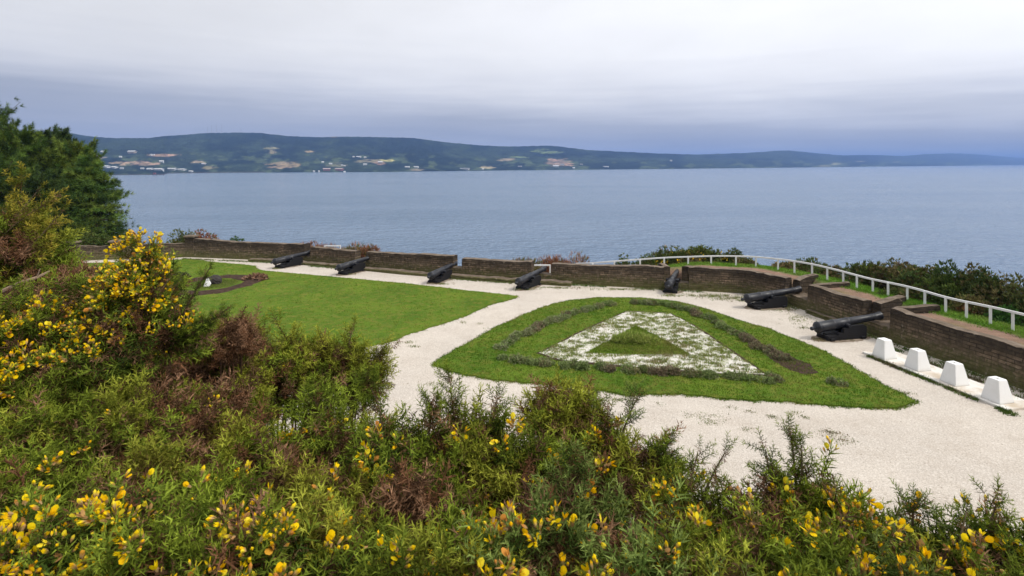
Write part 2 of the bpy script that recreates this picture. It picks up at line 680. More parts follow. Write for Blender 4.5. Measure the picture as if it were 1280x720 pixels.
# sea
m, k = material('sea_water')
g = k.new('ShaderNodeNewGeometry')
P = g.outputs['Position']
d1 = k.noise(k.mapping(P, (.060, .090, 1), rot=(0, 0, R(14))), 1.0, 5, .62)
d2 = k.noise(k.mapping(P, (.30, .38, 1), rot=(0, 0, R(-10))), 1.0, 4, .6)
d3 = k.noise(k.mapping(P, (.004, .013, 1)), 1.0, 4, .6)
hh = k.math('ADD', k.math('MULTIPLY', d1, 2.8), k.math('MULTIPLY', d2, 1.25))
base = k.mix(d3, (.145, .215, .315), (.20, .27, .365))
rgh = k.ramp(k.noise(k.mapping(P, (.0022, .010, 1), loc=(3, 8, 0)), 1.0, 4, .6), [(.35, .14), (.65, .19)])
p = finish(k, base, rgh, k.bump(hh, 1.0, 2.1), spec=.5)
p.inputs['IOR'].default_value = 1.333
M['sea'] = m

# ------------------------------------------------------------------ sea, hills, haze
SEA = -35.0
xs = np.array([-30000, -8000, -2000, -500, 0, 500, 2000, 8000, 30000.])
ys = np.array([45, 90, 200, 500, 1500, 4000, 10000, 20000, 38000.])
ys[0] = -300
gx, gy = np.meshgrid(xs, ys)
nx, ny = len(xs), len(ys)
q = [(j * nx + i, j * nx + i + 1, (j + 1) * nx + i + 1, (j + 1) * nx + i) for j in range(ny - 1) for i in range(nx - 1)]
b = MB()
b.add(np.stack([gx, gy, np.full(gx.shape, SEA)], -1).reshape(-1, 3), quads=q)
tag(b.build('sea', M['sea']), kind='structure')

shore = np.array([(-200, 220), (0, 219.6), (120, 219.2), (203, 218.6), (210, 216.8), (300, 216), (480, 215), (640, 213), (800, 211.6), (960, 209.8), (1100, 208.2), (1280, 206.3), (1500, 205.5)])
ridge = np.array([(-200, 158), (0, 163), (80, 165.5), (110, 170.5), (140, 172.8), (185, 173), (205, 170.5), (240, 168), (260, 166.5), (320, 166), (360, 170.5), (400, 171.8), (430, 171), (480, 171.8), (520, 173),
                  (560, 178.5), (600, 182), (640, 183.5), (690, 182.3), (735, 188), (780, 190), (820, 192), (870, 193.6), (930, 191.6), (985, 188), (1010, 191), (1050, 194.4), (1090, 194), (1130, 195.3),
                  (1160, 192.6), (1200, 192), (1230, 193.6), (1260, 196.5), (1300, 199), (1400, 201), (1500, 202)])
pxs = np.arange(-190, 1480, 1.6)
rows = np.concatenate([np.linspace(-.03, 1, 84), [1.04, 1.1, 1.25, 1.5]])
SH = np.interp(pxs, shore[:, 0], shore[:, 1])
RG = np.interp(pxs, ridge[:, 0], ridge[:, 1])
RG = np.convolve(np.pad(RG, 6, mode='edge'), np.ones(13) / 13, 'valid')
D0 = (HC - SEA) * F_PX / (SH - HY)
DR = D0 + np.maximum(1100, .32 * D0)
A, V_ = np.meshgrid(pxs, rows)
D = D0[None] + (DR - D0)[None] * V_
un = A / 60.0
gv = np.clip(V_, 0, 1)
prof = gv ** .85 + .13 * np.sin(gv * np.pi) * fbm(un * 1.1, gv * 3.2 + 5, 4) + .05 * np.sin(gv * np.pi) * fbm(un * 5, gv * 12, 3)
YA = SH[None] + (RG - SH)[None] * np.clip(prof, 0, 1.0)
YA = YA - (.45 * np.abs(vnoise(A / 3.1, V_ * 30)) + .35 * np.abs(vnoise(A / 7.0, V_ * 11))) * np.clip(gv * 4, 0, 1)
Zh = HC + (HY - YA) / F_PX * D
back = V_ > 1.001
Zh = np.where(back, Zh[83][None] - (V_ - 1) * (DR - D0)[None] * .16 - 6 * (V_ - 1), Zh)
Zh = np.where(V_ < 0, SEA - 3, Zh)
Zh = np.maximum(Zh, SEA - 4)
Xh = (A - CX) / F_PX * D
# what covers the slopes: woods, with pasture, stubble and cleared red earth
ch = np.zeros(A.shape + (3,))
f1 = fbm(un * 2.2 + 3, YA / 8.0, 4)
f2 = fbm(un * 5 + 30, YA / 3.5 + 8, 3)
ch[:] = (.009, .017, .012)
wmask = np.clip((f1 + .2) * 2, 0, 1)[..., None]
ch = ch * (1 - wmask) + np.array((.026, .040, .021)) * wmask
low = np.clip((YA - (RG + (SH - RG) * .42)[None]) / 5.0, 0, 1)
past = (np.clip((f2 - .22) * 6, 0, 1) * low * .7)[..., None]
ch = ch * (1 - past) + np.array((.075, .10, .042)) * past
fields = [(175, 204.5, 30, 3.6, (.38, .26, .18)), (150, 203.5, 18, 1.6, (.36, .26, .16)), (205, 194, 24, 2.2, (.36, .24, .16)), (214, 193.5, 9, 1.3, (.36, .22, .15)),
          (248, 202.5, 14, 2.0, (.34, .26, .17)), (262, 209.5, 12, 3.2, (.28, .24, .12)), (120, 196, 16, 3, (.22, .18, .14)), (338, 186, 11, 3.0, (.22, .20, .11)), (341, 190, 6, 3.0, (.24, .20, .11)),
          (358, 205.5, 26, 4.6, (.31, .23, .13)), (352, 209, 20, 2.0, (.30, .21, .13)), (387, 189.5, 8, 1.6, (.30, .22, .12)), (466, 201.5, 24, 3.0, (.22, .19, .11)), (485, 200.3, 10, 2.2, (.40, .36, .13)),
          (475, 204, 8, 2.5, (.32, .20, .14)), (610, 209, 11, 3.0, (.42, .34, .20)), (633, 199.5, 14, 2.2, (.28, .22, .14)), (700, 203, 18, 5.5, (.30, .21, .15)), (692, 200, 11, 2.6, (.40, .25, .17)),
          (712, 205.5, 8, 2.5, (.42, .26, .17)), (678, 188.5, 18, 3.5, (.12, .16, .06)), (695, 190.5, 16, 2.0, (.13, .17, .07)), (650, 196.5, 16, 1.6, (.15, .19, .08)), (416, 171.2, 7, .8, (.22, .18, .13)),
          (1045, 205, 12, 2.0, (.28, .27, .14)), (1030, 207.5, 14, 1.0, (.30, .27, .17)), (1075, 202, 8, 1.0, (.26, .24, .18)), (1120, 202.5, 10, 1.0, (.2, .2, .13)), (520, 212, 14, 1.5, (.20, .17, .12)), (420, 206, 16, 4, (.15, .15, .08))]
for (fx, fy, rx, ry, fc) in fields:
    e = ((A - fx) / rx) ** 2 + ((YA - fy) / ry) ** 2 + 1.0 * fbm(A / 7 + fx, YA / 1.6 + fy, 4) + .25
    mk = np.clip((1.0 - e) * 2.2, 0, 1)[..., None] * (.55 + .37 * np.clip(.5 + fbm(A / 5, YA / 1.2 + fx, 3) * 1.4, 0, 1))[..., None]
    mk = mk * (~back)[..., None]
    ch = ch * (1 - mk) + np.array(fc) * mk
rock = (np.clip((YA - SH[None] + 1.6), 0, 1) * (A < 330) * .6)[..., None]
ch = ch * (1 - rock) + np.array((.075, .06, .05)) * rock
nx, ny = len(pxs), len(rows)
ii, jj = np.meshgrid(np.arange(nx - 1), np.arange(ny - 1))
q = np.stack([jj * nx + ii, jj * nx + ii + 1, (jj + 1) * nx + ii + 1, (jj + 1) * nx + ii], -1).reshape(-1, 4)
b = MB()
b.add(np.stack([Xh, D, Zh], -1).reshape(-1, 3), quads=q, col=ch.reshape(-1, 3))
tag(b.build('hills', M['hill'], smooth=False), kind='structure')


def hill_point(px, py):
    """where the far hillside is seen at that pixel"""
    i = int(round((px - pxs[0]) / 1.6))
    i = min(max(i, 0), nx - 1)
    j = int(np.argmin(np.abs(YA[:84, i] - py)))
    return np.array([Xh[j, i], D[j, i], Zh[j, i]])


m, k = material('air')
vol = k.new('ShaderNodeVolumePrincipled')
vol.inputs['Color'].default_value = (.29, .48, .97, 1)
vol.inputs['Density'].default_value = 0.00012
vol.inputs['Anisotropy'].default_value = 0.0
o_ = k.new('ShaderNodeOutputMaterial')
k.t.links.new(vol.outputs[0], o_.inputs['Volume'])
b = MB()
zt = float(Zh.max()) + 60
box(b, (0, 19000, (zt - 41) / 2), (31000, 20000, (zt + 41) / 2))
tag(b.build('haze', m), kind='stuff')

# far houses, each one its own: walls and a pitched roof
def far_house(px, py, wpx, hpx, wall, roof, label, group, name='house', cat='house'):
    p = hill_point(px, py)
    s_ = p[1] / F_PX
    W_, H_ = wpx * s_ * .88, hpx * s_ * .78
    Dp = min(W_ * .7, 26)
    o = empty(name, p, rng.uniform(-.3, .3), label, cat, group)
    b = MB()
    hw, hd, he = W_ / 2, Dp / 2, H_ * .62
    v = [(-hw, -hd, -6), (hw, -hd, -6), (hw, hd, -6), (-hw, hd, -6), (-hw, -hd, he), (hw, -hd, he), (hw, hd, he), (-hw, hd, he), (-hw, 0, H_ * .97), (hw, 0, H_ * .97)]
    b.add(v, quads=[(0, 1, 5, 4), (1, 2, 6, 5), (2, 3, 7, 6), (3, 0, 4, 7)], tris=[(4, 8, 7), (5, 6, 9)], col=wall)
    b.build('wall', M['far'], o)
    b = MB()
    e = .08 * W_
    v = [(-hw - e, -hd - e, he - .1 * H_), (hw + e, -hd - e, he - .1 * H_), (hw + e, 0, H_), (-hw - e, 0, H_), (-hw - e, hd + e, he - .1 * H_), (hw + e, hd + e, he - .1 * H_)]
    v2 = [(a_[0], a_[1], a_[2] + .07 * H_) for a_ in v]
    b.add(v + v2, quads=[(0, 1, 2, 3), (3, 2, 5, 4), (6, 9, 8, 7), (9, 10, 11, 8), (0, 6, 7, 1), (4, 5, 11, 10), (0, 3, 9, 6), (3, 4, 10, 9), (1, 7, 8, 2), (2, 8, 11, 5)], col=roof)
    b.build('roof', M['far'], o)
    return o


WH, GY, RD, TN = (.56, .56, .54), (.28, .29, .30), (.24, .085, .065), (.38, .32, .26)
far_list = [
    # px, py, w, h, wall, roof, label
    (129, 191, 4.5, 3, WH, WH, 'lone white house high above the tan field, nearest the conifers', None),
    (166, 190.5, 9, 3, TN, WH, 'long pale building highest on the slope over the left village', None),
    (151, 197, 3.2, 2.4, WH, WH, 'single small white house at the left end of the large tan field', None),
    (188.5, 194.5, 2.4, 2.4, WH, WH, 'pair of white cottages between the two tan fields', 'pair of white cottages above the village'),
    (193, 194.5, 2.0, 2.4, WH, WH, 'pair of white cottages between the two tan fields', 'pair of white cottages above the village'),
    (201.5, 202, 5, 2.2, WH, WH, 'white house standing on the upper edge of the large tan field', None),
    (134, 209.5, 9, 3, WH, WH, 'white shed roof peeping out behind the rightmost conifer', None),
    (143, 210, 8, 2.8, WH, WH, 'white waterside shed just right of the conifer edge', None),
    (153, 211, 4, 2.6, WH, GY, 'small grey roofed shed alone between the white waterside sheds', None),
    (178, 211.5, 4, 2.2, WH, WH, 'short white block at the left end of the long white row', None),
    (188, 211.8, 7, 2.6, WH, WH, 'medium white block second in the long white row', None),
    (199, 212, 10, 2.6, WH, WH, 'long white factory hall above the small pier', None),
    (214, 212, 14, 2.6, WH, WH, 'longest white factory hall of the shore row', None),
    (228, 212.5, 9, 2.4, WH, WH, 'white hall at the right end of the long shore row', None),
    (238, 214.3, 5, 1.8, WH, WH, 'low white shed nearest the water right of the factory halls', None),
    (254, 205.3, 5, 1.8, TN, WH, 'pale shed on the small tan patch right of the village', None),
    (404, 203.5, 3, 2, WH, WH, 'white house highest above the two red waterfront buildings', None),
    (413, 205.2, 4, 2, WH, WH, 'larger white house above the two red waterfront buildings', None),
    (427, 207.3, 3, 2, WH, GY, 'grey roofed house right of the large white hillside house', None),
    (431.5, 208, 2.4, 2, TN, WH, 'tan walled house beside the grey roofed hillside house', None),
    (409, 213, 9, 3.2, RD, (.38, .29, .26), 'long red waterfront building, left one of two', None),
    (425, 213, 10, 3.2, RD, (.38, .29, .26), 'long red waterfront building, right one of two', None),
    (430.5, 215, 2.4, 3, WH, WH, 'bright white hut at the water beside the red building', None),
    (392, 215, 2.6, 2, WH, WH, 'left of two tiny white huts on the waterline', None),
    (399, 215, 2.0, 2, WH, WH, 'right of two tiny white huts on the waterline', None),
    (442, 197, 2.4, 2, WH, WH, 'small white house at the left end of the hilltop hamlet', None),
    (449, 196.8, 6, 2, WH, WH, 'wide white house in the middle of the hilltop hamlet', None),
    (456, 197.5, 3, 2, TN, WH, 'tan house at the right end of the hilltop hamlet', None),
    (457, 206, 5, 2, WH, WH, 'white house below the hilltop hamlet', None),
    (475, 204, 6, 3, TN, WH, 'broad pale house just under the yellow field', None),
    (509, 209, 6, 2, WH, WH, 'left white house of the pair right of the yellow field', None),
    (520, 209, 6, 2, WH, WH, 'right white house of the pair right of the yellow field', None),
    (581, 211.5, 12, 2, (.5, .47, .45), GY, 'low grey building row on the shore left of the sandy field', None),
    (604, 212, 3, 1.6, WH, WH, 'white house at the left foot of the sandy field', None),
    (695, 208.3, 7, 2.4, WH, WH, 'wide white house at the foot of the red earth field', None),
    (702, 206.3, 5, 1.8, WH, GY, 'grey roofed house on the red earth field', None),
    (717, 210.5, 3, 2, WH, WH, 'small white house at the right foot of the red earth field', None),
    (727, 206, 4, 1.4, TN, GY, 'grey shed just right of the red earth field', None),
    (758, 208.5, 7, 1.2, (.5, .5, .5), WH, 'pale low shed between the red field and the long dark shore', None),
    (839, 201.5, 3, 1.8, WH, WH, 'lone white house on the dark slope right of centre', None),
    (650, 208.5, 5, 1.6, TN, GY, 'grey house in the woods left of the red earth field', None),
]
for f in far_list:
    far_house(*f[:7], f[7])
# radio masts on the ridge
for (px, hpx, lab) in ((259, 9.5, 'thin radio mast leftmost on the ridge top'), (265, 11, 'radio mast second from the left on the ridge'), (270, 12, 'thickest and tallest radio mast of the ridge group'),
                       (277.5, 11, 'radio mast just right of the tallest one'), (301, 7, 'short radio mast standing apart to the right on the ridge')):
    p = hill_point(px, np.interp(px, ridge[:, 0], ridge[:, 1]) + .4)
    s_ = p[1] / F_PX
    o = empty('radio_mast', p, 0, lab, 'mast', 'radio masts on the ridge')
    b = MB()
    tube(b, [(0, 0, -4), (0, 0, hpx * s_ * .6), (0, 0, hpx * s_)], [.16 * s_, .13 * s_, .05 * s_], 4, (.30, .30, .33))
    b.build('pole', M['far'], o)
    for wd, hf in ((.35, .72), (.30, .86)):
        b = MB()
        tube(b, [(-wd * s_, 0, hpx * s_ * hf), (wd * s_, 0, hpx * s_ * hf)], .11 * s_, 4, (.33, .33, .36))
        b.build('crossarm', M['far'], o)
# small dark pier in front of the village
pp = np.array([(198 - CX) / F_PX * 1850, 1850, SEA])
o = empty('pier', pp, .1, 'small dark pier standing in the water before the left village', 'pier')
b = MB(); box(b, (0, 0, 3.0), (19, 4, .8), col=(.10, .07, .06)); b.build('deck', M['far'], o)
for sx in (-16, -6, 5, 16):
    b = MB(); tube(b, [(sx, 0, -2), (sx, 0, 2.3)], 1.0, 5, (.08, .06, .05)); b.build('pile', M['far'], o)
b = MB(); box(b, (-12, 0, 6.4), (3.5, 3, 2.6), col=(.20, .07, .06)); b.build('hut', M['far'], o)

# ------------------------------------------------------------------ the parapet line and the ground
WP = np.array([gp(-60, 331)[:2], gp(60, 327)[:2], gp(237, 321.5)[:2], gp(355, 326.5)[:2], gp(440, 334)[:2], gp(510, 341)[:2], gp(575, 346)[:2], gp(640, 350.5)[:2], gp(680, 353)[:2],
               gp(750, 357.5)[:2], gp(850, 362.5)[:2], gp(930, 367)[:2], (12.6, 26.0), (15.45, 12.0), (16.4, 7.0)])
seg = np.linalg.norm(np.diff(WP, axis=0), axis=1)
ARC = np.concatenate([[0], np.cumsum(seg)])


def wall_xy(u):
    return np.stack([np.interp(u, ARC, WP[:, 0]), np.interp(u, ARC, WP[:, 1])], -1)


def wall_n(u):
    a, c = wall_xy(np.asarray(u) - .6), wall_xy(np.asarray(u) + .6)
    d = unit(c - a)
    return np.stack([-d[..., 1], d[..., 0]], -1)      # outward (seaward) side


def u_at_px(px):
    uu = np.linspace(0, ARC[11], 4000)
    p = wall_xy(uu)
    return float(uu[np.argmin(np.abs(CX + p[:, 0] / p[:, 1] * F_PX - px))])


def u_at_y(y):
    return float(ARC[12] + (26.0 - y) / 14.0 * seg[12])


UB = ARC[2]
emb = [(u_at_px(380), u_at_px(387)), (u_at_px(443), u_at_px(457)), (u_at_px(566), u_at_px(577)), (u_at_px(664), u_at_px(689)), (u_at_px(830), u_at_px(861)), (u_at_y(25.9), u_at_y(24.5)), (u_at_y(21.6), u_at_y(20.4))]
UJ, UL = u_at_px(760), ARC[12]

# outer ground beyond the parapet: rampart walk, verge, then the cliff
us = np.arange(0.0, ARC[-1], .22)
so = np.concatenate([[.10, .30], np.arange(.5, 4.2, .22), [4.6, 5.2, 6, 7, 8.5, 10.5, 13, 17, 22, 28, 36, 46]])
Ug, Sg = np.meshgrid(us, so)
base = wall_xy(us)
nn = wall_n(us)
for _ in range(3):
    nn = unit(np.stack([np.convolve(np.pad(nn[:, c], 8, mode='edge'), np.ones(17) / 17, 'valid') for c in (0, 1)], -1))
PX_ = base[None] + nn[None] * Sg[..., None]
left_z = np.interp(so, [0, 1.0, 3, 6, 12, 22, 46], [.25, .05, -.7, -2.6, -8, -19, -39])
tree_z = np.interp(so, [0, 2, 8, 16, 26, 46], [.3, .1, -.5, -3, -14, -38])
right_z = np.interp(so, [0, 2.6, 3.4, 5, 8, 14, 24, 46], [1.04, 1.04, .8, .0, -2.2, -8, -18, -39])
wr = np.clip((Ug - u_at_px(700)) / (u_at_px(890) - u_at_px(700)), 0, 1)
wr = wr * wr * (3 - 2 * wr)
wt = np.clip((ARC[2] + 1.0 - Ug) / 4, 0, 1)
Zg = left_z[:, None] * (1 - wr) + right_z[:, None] * wr
Zg = Zg * (1 - wt) + tree_z[:, None] * wt
Zg = Zg + (.05 + .05 * np.clip(Sg - 3, 0, 12)) * fbm(PX_[..., 0] * .7, PX_[..., 1] * .7, 4)
for (e0, e1) in emb[4:]:
    inside = np.clip(1 - np.abs(Ug - (e0 + e1) / 2) / ((e1 - e0) / 2 + .15), 0, 1) > 0
    ramp_ = np.clip((Sg - .9) / .9, 0, 1)
    Zg = np.where(inside, np.minimum(Zg, .28 + .77 * ramp_), Zg)
dirt, grs, scrub, pale = np.array((.27, .175, .125)), np.array((.11, .22, .026)), np.array((.075, .068, .032)), np.array((.36, .28, .215))
jit = .25 * fbm(PX_[..., 0] * 1.5, PX_[..., 1] * 1.5, 3)
gw = np.clip((Sg - 1.55 + jit) * 4, 0, 1)[..., None]
sw = np.clip((Sg - 2.9 + jit) * 3, 0, 1)[..., None]
cg = dirt * (1 - gw) + grs * gw
cg = cg * (1 - sw) + scrub * sw
ew = (np.clip(fbm(PX_[..., 0] * .8 + 9, PX_[..., 1] * .8, 3) - .15, 0, .4) * 2.0 * np.clip(1.3 - Sg, 0, 1))[..., None]
cg = cg * (1 - ew) + np.array((.12, .15, .035)) * ew
lw = (1 - wr)[..., None]
cl = np.array((.15, .12, .06)) * (1 - sw) + scrub * sw
cg = cg * (1 - lw) + cl * lw
nx_, ny_ = len(us), len(so)
ii, jj = np.meshgrid(np.arange(nx_ - 1), np.arange(ny_ - 1))
q = np.stack([jj * nx_ + ii, (jj + 1) * nx_ + ii, (jj + 1) * nx_ + ii + 1, jj * nx_ + ii + 1], -1).reshape(-1, 4)
b = MB()
b.add(np.concatenate([PX_, Zg[..., None]], -1).reshape(-1, 3), quads=q[:, ::-1], col=cg.reshape(-1, 3))
tag(b.build('cliff_top_ground', M['cliff'], smooth=True), kind='structure')


def outer_z(x, y):
    d2 = (PX_[..., 0] - x) ** 2 + (PX_[..., 1] - y) ** 2
    return float(Zg.ravel()[np.argmin(d2)])


# terrace of pale gravel inside the wall
terr = [tuple(p) for p in wall_xy(np.linspace(0, ARC[-1], 220)) + .12 * wall_n(np.linspace(0, ARC[-1], 220))] + [(16.4, 4.0), (-46, 4.0)]
sheet('gravel_path', [terr], 0.0, M['gravel'])

# the bank the gorse grows on
def bank_z(x, y):
    ye = np.interp(x, [-6, -4, -2.6, -1.4, 3], [4.6, 4.2, 2.8, 2.1, 1.9])
    t_ = np.clip((y - ye) / 6.6, 0, 1)
    return 5.0 * (1 - t_ ** .85) - .06 + .07 * fbm(x * 1.3, y * 1.3, 4) * (1 - t_)
gx, gy = np.meshgrid(np.linspace(-16, 14, 120), np.linspace(-6, 12, 90))
ii, jj = np.meshgrid(np.arange(119), np.arange(89))
q = np.stack([jj * 120 + ii, jj * 120 + ii + 1, (jj + 1) * 120 + ii + 1, (jj + 1) * 120 + ii], -1).reshape(-1, 4)
b = MB()
cb = np.array((.070, .048, .032)) + .02 * fbm(gx * 2, gy * 2, 3)[..., None]
b.add(np.stack([gx, gy, bank_z(gx, gy)], -1).reshape(-1, 3), quads=q, col=np.clip(cb, .02, 1).reshape(-1, 3))
tag(b.build('earth_bank', M['cliff'], smooth=True), kind='structure')

# lawns
lawn_px = [(-160, 336), (60, 330.5), (150, 328), (215, 325), (240, 324.6), (270, 328.3), (300, 330.8), (318, 332.5), (322, 336.5), (330, 338.5), (345, 340), (410, 346), (480, 352), (530, 357.5), (575, 362.5), (620, 367.5), (648, 370.5),
           (636, 376), (610, 382), (590, 392), (560, 403), (530, 412), (508, 420), (490, 427), (455, 436), (400, 446), (300, 452), (100, 456), (-160, 440)]
lawn = rough_poly([gp(*p)[:2] for p in lawn_px], .14, .10)
bed_px = [(541, 456), (560, 443), (580, 432), (600, 421), (620, 410), (645, 399), (670, 388), (695, 380), (715, 376), (745, 372.8), (800, 373), (850, 378), (880, 386), (920, 400), (960, 412), (1000, 427), (1040, 445), (1080, 468),
          (1110, 485), (1140, 499), (1147, 503), (1130, 509), (1085, 510), (1040, 507.5), (1000, 505), (960, 502), (905, 499), (875, 495), (850, 493), (800, 493), (785, 494.5), (760, 489), (700, 482.5), (640, 477.5), (590, 471), (560, 465)]
bed = rough_poly([gp(*p)[:2] for p in bed_px], .10, .09)
sheet('lawn', [lawn, bed], .035, M['lawn'], .04)
ring_c = gp(265, 356)[:2]
a_ = np.linspace(0, 2 * np.pi, 72, endpoint=False)
def ring_r(a, r0, n0):
    return r0 * (1 + .10 * vnoise(np.cos(a) * 2.2 + n0, np.sin(a) * 2.2) + .05 * vnoise(np.cos(a) * 7 + n0, np.sin(a) * 7))
# the dug ring of dark earth on the lawn, raised and crumbly
rr = np.linspace(0, 1, 9)
Ra, Rr = np.meshgrid(np.linspace(0, 2 * np.pi, 120, endpoint=False), rr)
ri, ro = ring_r(Ra, 1.45, 3), ring_r(Ra, 2.35, 11)
rad = ri + (ro - ri) * Rr
rx_, ry_ = ring_c[0] + rad * np.cos(Ra), ring_c[1] + rad * np.sin(Ra) * 1.0
rz_ = .037 + np.sin(Rr * np.pi) * (.07 + .05 * fbm(rx_ * 4, ry_ * 4, 3))
ii, jj = np.meshgrid(np.arange(120), np.arange(8))
q = np.stack([jj * 120 + ii, (jj + 1) * 120 + ii, (jj + 1) * 120 + (ii + 1) % 120, jj * 120 + (ii + 1) % 120], -1).reshape(-1, 4)
b = MB()
b.add(np.stack([rx_, ry_, rz_], -1).reshape(-1, 3), quads=q)
tag(b.build('flower_bed_soil', M['soil'], smooth=True), kind='structure')
# white shell triangle with its dark soil rim, and the green triangle in it
tri_px = [(783, 389.5), (838, 392), (870, 409), (905, 433), (957, 468.5), (905, 467), (850, 463), (760, 456), (700, 450), (674, 441), (700, 429), (735, 411)]
tri_w = np.array([gp(*p, z=.04)[:2] for p in tri_px])
cen = tri_w.mean(0)
rim = rough_poly([cen + (p - cen) * (1 + .12 / np.linalg.norm(p - cen)) for p in tri_w], .12, .035)
sheet('soil_rim', [rim], .043, M['soil'])
tri_in = rough_poly(list(tri_w), .10, .07, 2.6)
sheet('shell_bed', [tri_in], .050, M['white_shell'])
gt_px = [(795, 407), (808, 413), (836, 428), (863, 443), (800, 443.5), (733, 441), (762, 425)]
gt = rough_poly([gp(*p, z=.05)[:2] for p in gt_px], .1, .05)
sheet('inner_lawn', [gt], .058, M['lawn'])
bare_px = [(958, 436), (985, 444), (1012, 455), (1024, 466), (1008, 470), (985, 462), (962, 449)]
sheet('bare_soil_patch', [rough_poly([gp(*p, z=.035)[:2] for p in bare_px], .1, .12)], .041, M['soil'])

# ------------------------------------------------------------------ grass and weeds
def grass_tufts(mb, xy, z, h, cols, nb=4, w_=.016, spread=.04):
    n = len(xy)
    P = np.repeat(np.concatenate([xy, np.full((n, 1), 1.0) * np.reshape(z, (-1, 1))], 1), nb, 0)
    P[:, :2] += rng.normal(size=(len(P), 2)) * spread
    D = unit(np.concatenate([rng.normal(size=(len(P), 2)) * .55, np.ones((len(P), 1))], 1))
    c0 = np.asarray(cols)
    pick_ = (fbm(xy[:, 0] * .9, xy[:, 1] * .9, 4) * .75 + .5 + rng.normal(size=n) * .16) * len(c0)
    C = c0[np.clip(pick_, 0, len(c0) - .01).astype(int)] * rng.uniform(.75, 1.25, (n, 1))
    soup(mb, P, D, np.repeat(np.broadcast_to(h, (n,)), nb) * rng.uniform(.6, 1.3, len(P)), w_, np.repeat(C, nb, 0))


def scatter(poly, n):
    pa = np.asarray(poly)
    lo, hi = pa.min(0), pa.max(0)
    p = rng.uniform(lo, hi, (n, 2))
    return p[in_poly(p[:, 0], p[:, 1], poly)]


LG = [(.070, .140, .012), (.095, .175, .015), (.120, .200, .018), (.150, .215, .026), (.205, .205, .05)]
b = MB()
p = scatter([q_ for q_ in lawn], 30000)
p = p[(p[:, 0] / p[:, 1] * F_PX + CX > -60) & (np.hypot(p[:, 0] - ring_c[0], p[:, 1] - ring_c[1]) > 2.2)]
grass_tufts(b, p, .03, .045, LG, 4, .022, .05)
p = scatter(bed, 32000)
keep = ~in_poly(p[:, 0], p[:, 1], rim)
p = p[keep]
grass_tufts(b, p, .03, .05, LG, 4, .018, .04)
for poly, n, hh in ((lawn, 2600, .055), (bed, 4200, .06)):
    pa = np.array(poly)
    i = rng.integers(0, len(pa), n)
    pp_ = pa[i] + rng.normal(size=(n, 2)) * .05
    pp_ = pp_[pp_[:, 0] / pp_[:, 1] * F_PX + CX > -60]
    grass_tufts(b, pp_, .0, hh, LG, 5, .018, .04)
p = scatter(gt, 9000)
grass_tufts(b, p, .05, .06, LG[2:], 4, .016, .03)
# patchy grass growing through the shell bed
p = scatter(tri_in, 22000)
p = p[~in_poly(p[:, 0], p[:, 1], gt)]
pn = fbm(p[:, 0] * 4.6, p[:, 1] * 7.5, 3) + .15 * fbm(p[:, 0] * .8 + 3, p[:, 1] * .8, 2)
p = p[pn > .12]
grass_tufts(b, p, .05, .07, [(.21, .26, .05), (.27, .28, .08), (.16, .23, .04), (.28, .24, .11)], 5, .016, .05)
# the ring's green island
p = ring_c + np.stack([np.cos(t_) * r_ for t_, r_ in ()], 0) if False else ring_c + rng.normal(size=(1800, 2)) * .6
p = p[np.hypot(*(p - ring_c).T) < 1.35]
grass_tufts(b, p, .03, .08, [(.13, .19, .03), (.17, .20, .05), (.10, .15, .02)], 5, .02, .05)
# rampart verge
uu = rng.uniform(u_at_px(780), ARC[-1], 9000)
sv = rng.uniform(1.55, 3.1, 9000)
pq = wall_xy(uu) + wall_n(uu) * sv[:, None]
zi = np.clip(np.round(uu / .22).astype(int), 0, nx_ - 1)
si = np.clip(np.searchsorted(so, sv), 0, ny_ - 1)
bs = PX_[si, zi]
grass_tufts(b, bs + rng.normal(size=bs.shape) * .08, Zg[si, zi], .09, [(.12, .26, .025), (.15, .28, .03), (.19, .27, .05)], 5, .018, .07)
tag(b.build('grass', M['leaf']), kind='stuff')

b = MB()
spots = [(625, 411, 14, 1.6, 60), (507, 428, 10, 1.5, 26), (520, 433, 8, 1, 16), (578, 403, 5, 1, 12), (600, 405, 4, .8, 8), (880, 521, 28, 6, 46), (890, 528, 14, 2.5, 26), (772, 500, 9, 1.2, 40), (762, 497, 4, .8, 8), (936, 515, 6, 2, 14), (915, 509, 6, 1.5, 10),
         (966, 521, 5, .8, 24), (993, 516, 6, 2, 12), (1005, 522, 4, 1, 14), (1036, 540, 8, 1.2, 34), (1052, 551, 16, 4, 36), (1040, 545, 20, 5, 30), (550, 480, 22, 2, 26), (932, 537, 8, 1.5, 14), (826, 505, 4, .6, 8),
         (1005, 410, 8, 1, 20), (1000, 396, 14, 3, 40), (1025, 425, 9, 2, 70), (1048, 424, 24, 1.2, 30), (975, 388, 20, 2, 60), (940, 384, 8, 1.5, 24), (1000, 401, 18, 5, 40), (1085, 419, 12, 3, 110), (985, 385, 5, 6, 90), (915, 373, 30, 3, 160), (885, 370, 28, 2, 160), (935, 376, 14, 1.5, 60),
         (838, 370, 10, 1.2, 50), (655, 362, 14, 1.3, 60), (550, 355, 12, 1.2, 50), (345, 336, 6, .8, 20), (440, 343, 10, .8, 20), (700, 360, 40, 1, 90), (780, 362, 40, 1, 110), (1130, 492, 10, 1, 40), (1117, 489, 8, 1, 30), (1027, 468, 3, 2, 10)]
for (px, py, rx, ry, n) in spots:
    pts = np.array([gp(px + a1 * rx, max(py + a2 * ry, 326))[:2] for a1, a2 in rng.normal(size=(n, 2)) * .55])
    grass_tufts(b, pts, 0.0, .030 if py > 490 else .05 if py > 380 else .09, [(.17, .22, .04), (.22, .23, .08), (.12, .18, .03), (.24, .18, .10)], 5, .016, .06)
